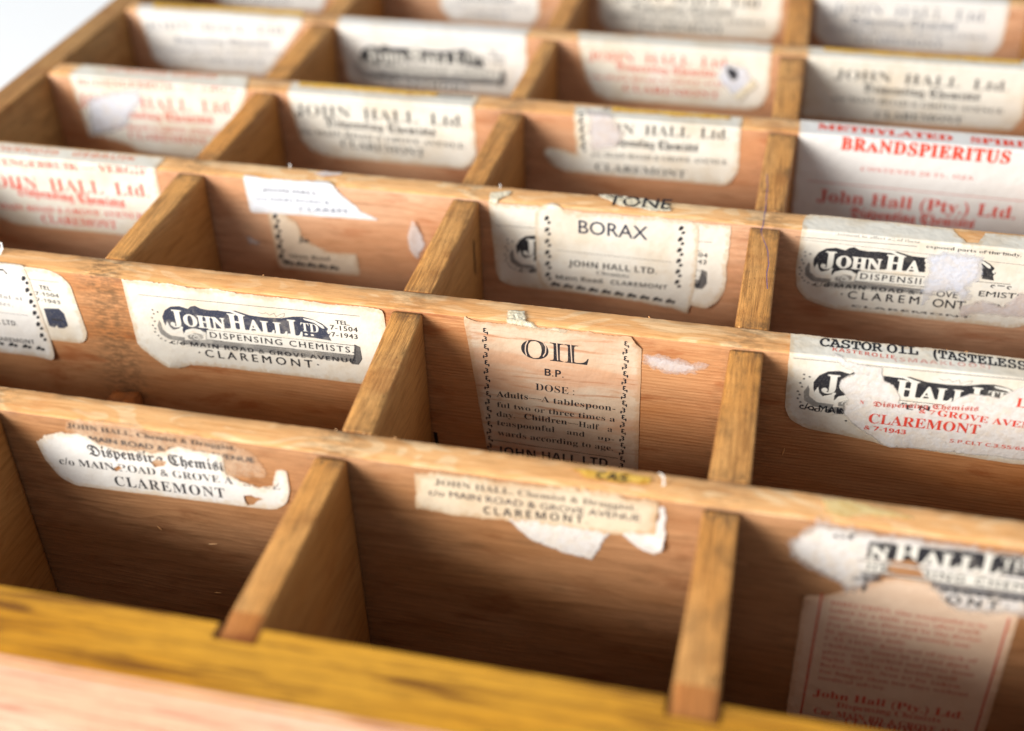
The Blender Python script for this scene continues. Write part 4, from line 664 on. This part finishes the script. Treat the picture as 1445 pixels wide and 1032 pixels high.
for n, L in enumerate(LABELS):
    i = L['i']; root = None; print_ = Ink(i); clips = {}
    for it in L['items']:
        if it[0] == 'paper':
            _, pts, holes, mat, jag, lv = it
            ol = ragged(rounded(pts), jag, n*3.7+lv); hs = [ragged(h, .25, n+9.1, .3) for h in holes]
            clips[lv] = (ol, hs)
            o = link('paper_label' if root is None else 'glued_sheet', sheet(i, ol, hs, .12*lv, 1.15), root, [M[mat]])
        elif it[0] == 'veil':
            _, pts, mat, f_, lv, op = it
            big = [(p[0], p[1], .3) for p in pts]
            cx = sum(p[0] for p in pts)/len(pts); cy = sum(p[1] for p in pts)/len(pts)
            ol = ragged(big, .3, n*2.9+lv, .4)
            o = link(L['name'] if root is None else 'torn_patch', sheet(i, ol, [], .12*lv+.09, .55, feather=f_, rough_lift=.28 if mat == 'torncream' else .06, skirt=False), root, [M[mat]])
        else: continue
        if root is None:
            root = o; o.parent = box; o.location = UP; o['label'] = L['label']
    for q_, it in enumerate(L['items']):
        print_.cur = ({'text': 'lettering', 'line': 'printed_rule', 'poly': 'printed_emblem', 'chain': 'ornament_border', 'emblem': 'banner_emblem'}.get(it[0], ''), q_ if (it[0] != 'line' or it[4] != 'peachink') else 0)
        if it[0] == 'text':
            _, txt, st, A, B, h, col, sp, clip, lv = it
            lift = .12*lv+(.025 if clip else .24)
            print_.text(txt, st, A, B, h, col, sp, clips.get(lv) if clip else None, lift)
        elif it[0] == 'line':
            _, A, B, w, col, lv = it; print_.line(A, B, w, col, .12*lv+(.06 if col == 'peachink' else .025), clips[lv][0])
        elif it[0] == 'poly':
            _, pts, col, lv, z = it; print_.poly(pts, col, .12*lv+.02+.03*z)
        elif it[0] == 'chain':
            _, A, B, m, size, kind, col, lv = it; print_.chain(A, B, m, size, kind, col, .12*lv+.025)
        elif it[0] == 'emblem':
            _, dx, dy, clip, tel, lv = it
            cl = clip or clips[lv][0]
            print_.emblem(dx, dy, [tuple(p[:2]) for p in cl], tel, .12*lv+.015)
    print_.build(root)

# ------------------------------------------------------------------ small marks and debris
V = []; F = []
for k in range(len(PEN)-1):
    (x0, y0), (x1, y1) = PEN[k], PEN[k+1]
    for q in range(6):
        for w in (0, 1):
            t = q/5; x = x0+(x1-x0)*t+.15*noise.noise(Vector((k+t, 1, 2))); y = y0+(y1-y0)*t; V.append((x-.12+.24*w, y, .03))
    b = len(V)-12
    for q in range(5): F.append((b+2*q, b+2*q+1, b+2*q+3, b+2*q+2))
pm = link('pen_mark', mesh(V, F), box, [M['pen']], UP); pm['label'] = 'wavering blue pen line along the divider top'

def shred(i, s, t, size, seed):
    """a curled strip of torn paper standing on the divider edge"""
    rnd = random.Random(seed); V = []; F = []; m = 7; ang = rnd.uniform(-.9, .9)
    for k in range(m+1):
        u = k/m; a = u*2.2+rnd.uniform(-.2, .2)
        x = s+size*(u*math.sin(ang)+.2*math.sin(a*2)); z = size*math.sin(a*.8)*.9; y = t+size*.35*math.cos(a*1.7)
        w = size*.16*(1-u*.6)*rnd.uniform(.6, 1.3)
        p = place(i, x, y, .1); V += [(p[0]-w, p[1], p[2]+z), (p[0]+w, p[1]+w*.6, p[2]+z+w*.3)]
        if k: F.append((2*k-2, 2*k-1, 2*k+1, 2*k))
    o = link('paper_shred', mesh(V, F), box, [M['white']], UP)
    o.data.attributes.new('edge', 'FLOAT', 'POINT').data.foreach_set('value', [1.0]*len(V))
for a in ((2, -199.0, -4.5, 3.6, 1), (2, -200.5, -3.5, 3.4, 5), (2, -197.5, -5.0, 2.8, 9), (2, -198.6, -5.5, 3.0, 21), (1, -19.5, -4.5, 2.2, 3), (3, -140.5, -7.6, 1.2, 4), (3, -79.5, -6.8, 1.2, 11)):
    shred(*a)
# saw fuzz on the divider edges
rnd = random.Random(4)
for k, (a, b) in DY.items():
    if k > 5: continue
    V = []; F = []
    for q in range(150):
        x = rnd.uniform(XL+2, 80)
        if noise.noise(Vector((x*.06, k*7.7, 1))) < .3: continue
        back = rnd.random() < .6; y = b-.1 if back else a+.15; h = rnd.uniform(.04, .16)*(2.5 if rnd.random() < .06 else 1); lx = rnd.uniform(-.3, .3); w = rnd.uniform(.05, .16)
        n0 = len(V); V += [(x-w, y, -.15), (x+w, y, -.15), (x+w*.4+lx, y+(.12 if back else -.12), h), (x-w*.4+lx, y+(.16 if back else -.16), h*.8)]
        F.append((n0, n0+1, n0+2, n0+3))
    o = link('saw_fuzz', mesh(V, F), box, [M['top']], UP); o['kind'] = 'stuff'
# dark slits where the cross divider was let into its neighbours
def slit(pts, nx, ny):
    c = link('crack', mesh([(x, y, z) for x, y, z in pts]+[(x-nx, y-ny, z) for x, y, z in pts], [(0, 1, 2, 3), (4, 7, 6, 5), (0, 4, 5, 1), (1, 5, 6, 2), (2, 6, 7, 3), (3, 7, 4, 0)]), box, [M['gap']], UP)
    c['label'] = 'thin dark slit in the wood'
slit([(-83.2, 243.82, -36.6), (-82.2, 243.82, -36.8), (-82.0, 243.82, -41.5), (-82.9, 243.82, -41.2)], 0, -.1)
slit([(-83.42, 291.0, -8), (-83.42, 290.5, -8.5), (-83.40, 290.4, -19), (-83.40, 291.1, -18)], .1, 0)
# splinters caught on the divider faces
def splinter(i, s, t, ln, ang, label):
    V = []; F = []; w = .22
    for k, (u, r) in enumerate(((0, .3), (.3, 1), (.7, .9), (1, .2))):
        cx = (u-.5)*ln
        for q in range(4):
            th = q*math.pi/2; V.append((cx, w*r*math.cos(th), w*r*.7*math.sin(th)))
        if k:
            for q in range(4): F.append((4*k-4+q, 4*k-4+(q+1) % 4, 4*k+(q+1) % 4, 4*k+q))
    F += [(3, 2, 1, 0), (12, 13, 14, 15)]
    o = link('wood_splinter', mesh(V, F), None, [M['top']])
    p = DY[i][0]
    o.location = (s*MM, (p-.18)*MM, -t*MM); o.rotation_euler = (math.pi/2, -math.radians(ang), 0)
    o['label'] = label; o['category'] = 'splinter'; o['group'] = 'splinters caught in the front compartments'
splinter(1, -119.0, 31.5, 2.4, 12, 'short pale splinter on the shaded wood below the label with brown spots')
splinter(1, -120.5, 47.5, 2.0, 8, 'pale splinter low in the left front compartment, just above the front rail')
splinter(1, -131.5, 29.0, 1.5, -50, 'thin curved splinter below the left end of the word CLAREMONT')
splinter(2, 3.4, 28.5, 2.2, 80, 'upright pale splinter left of and below the castor oil label')
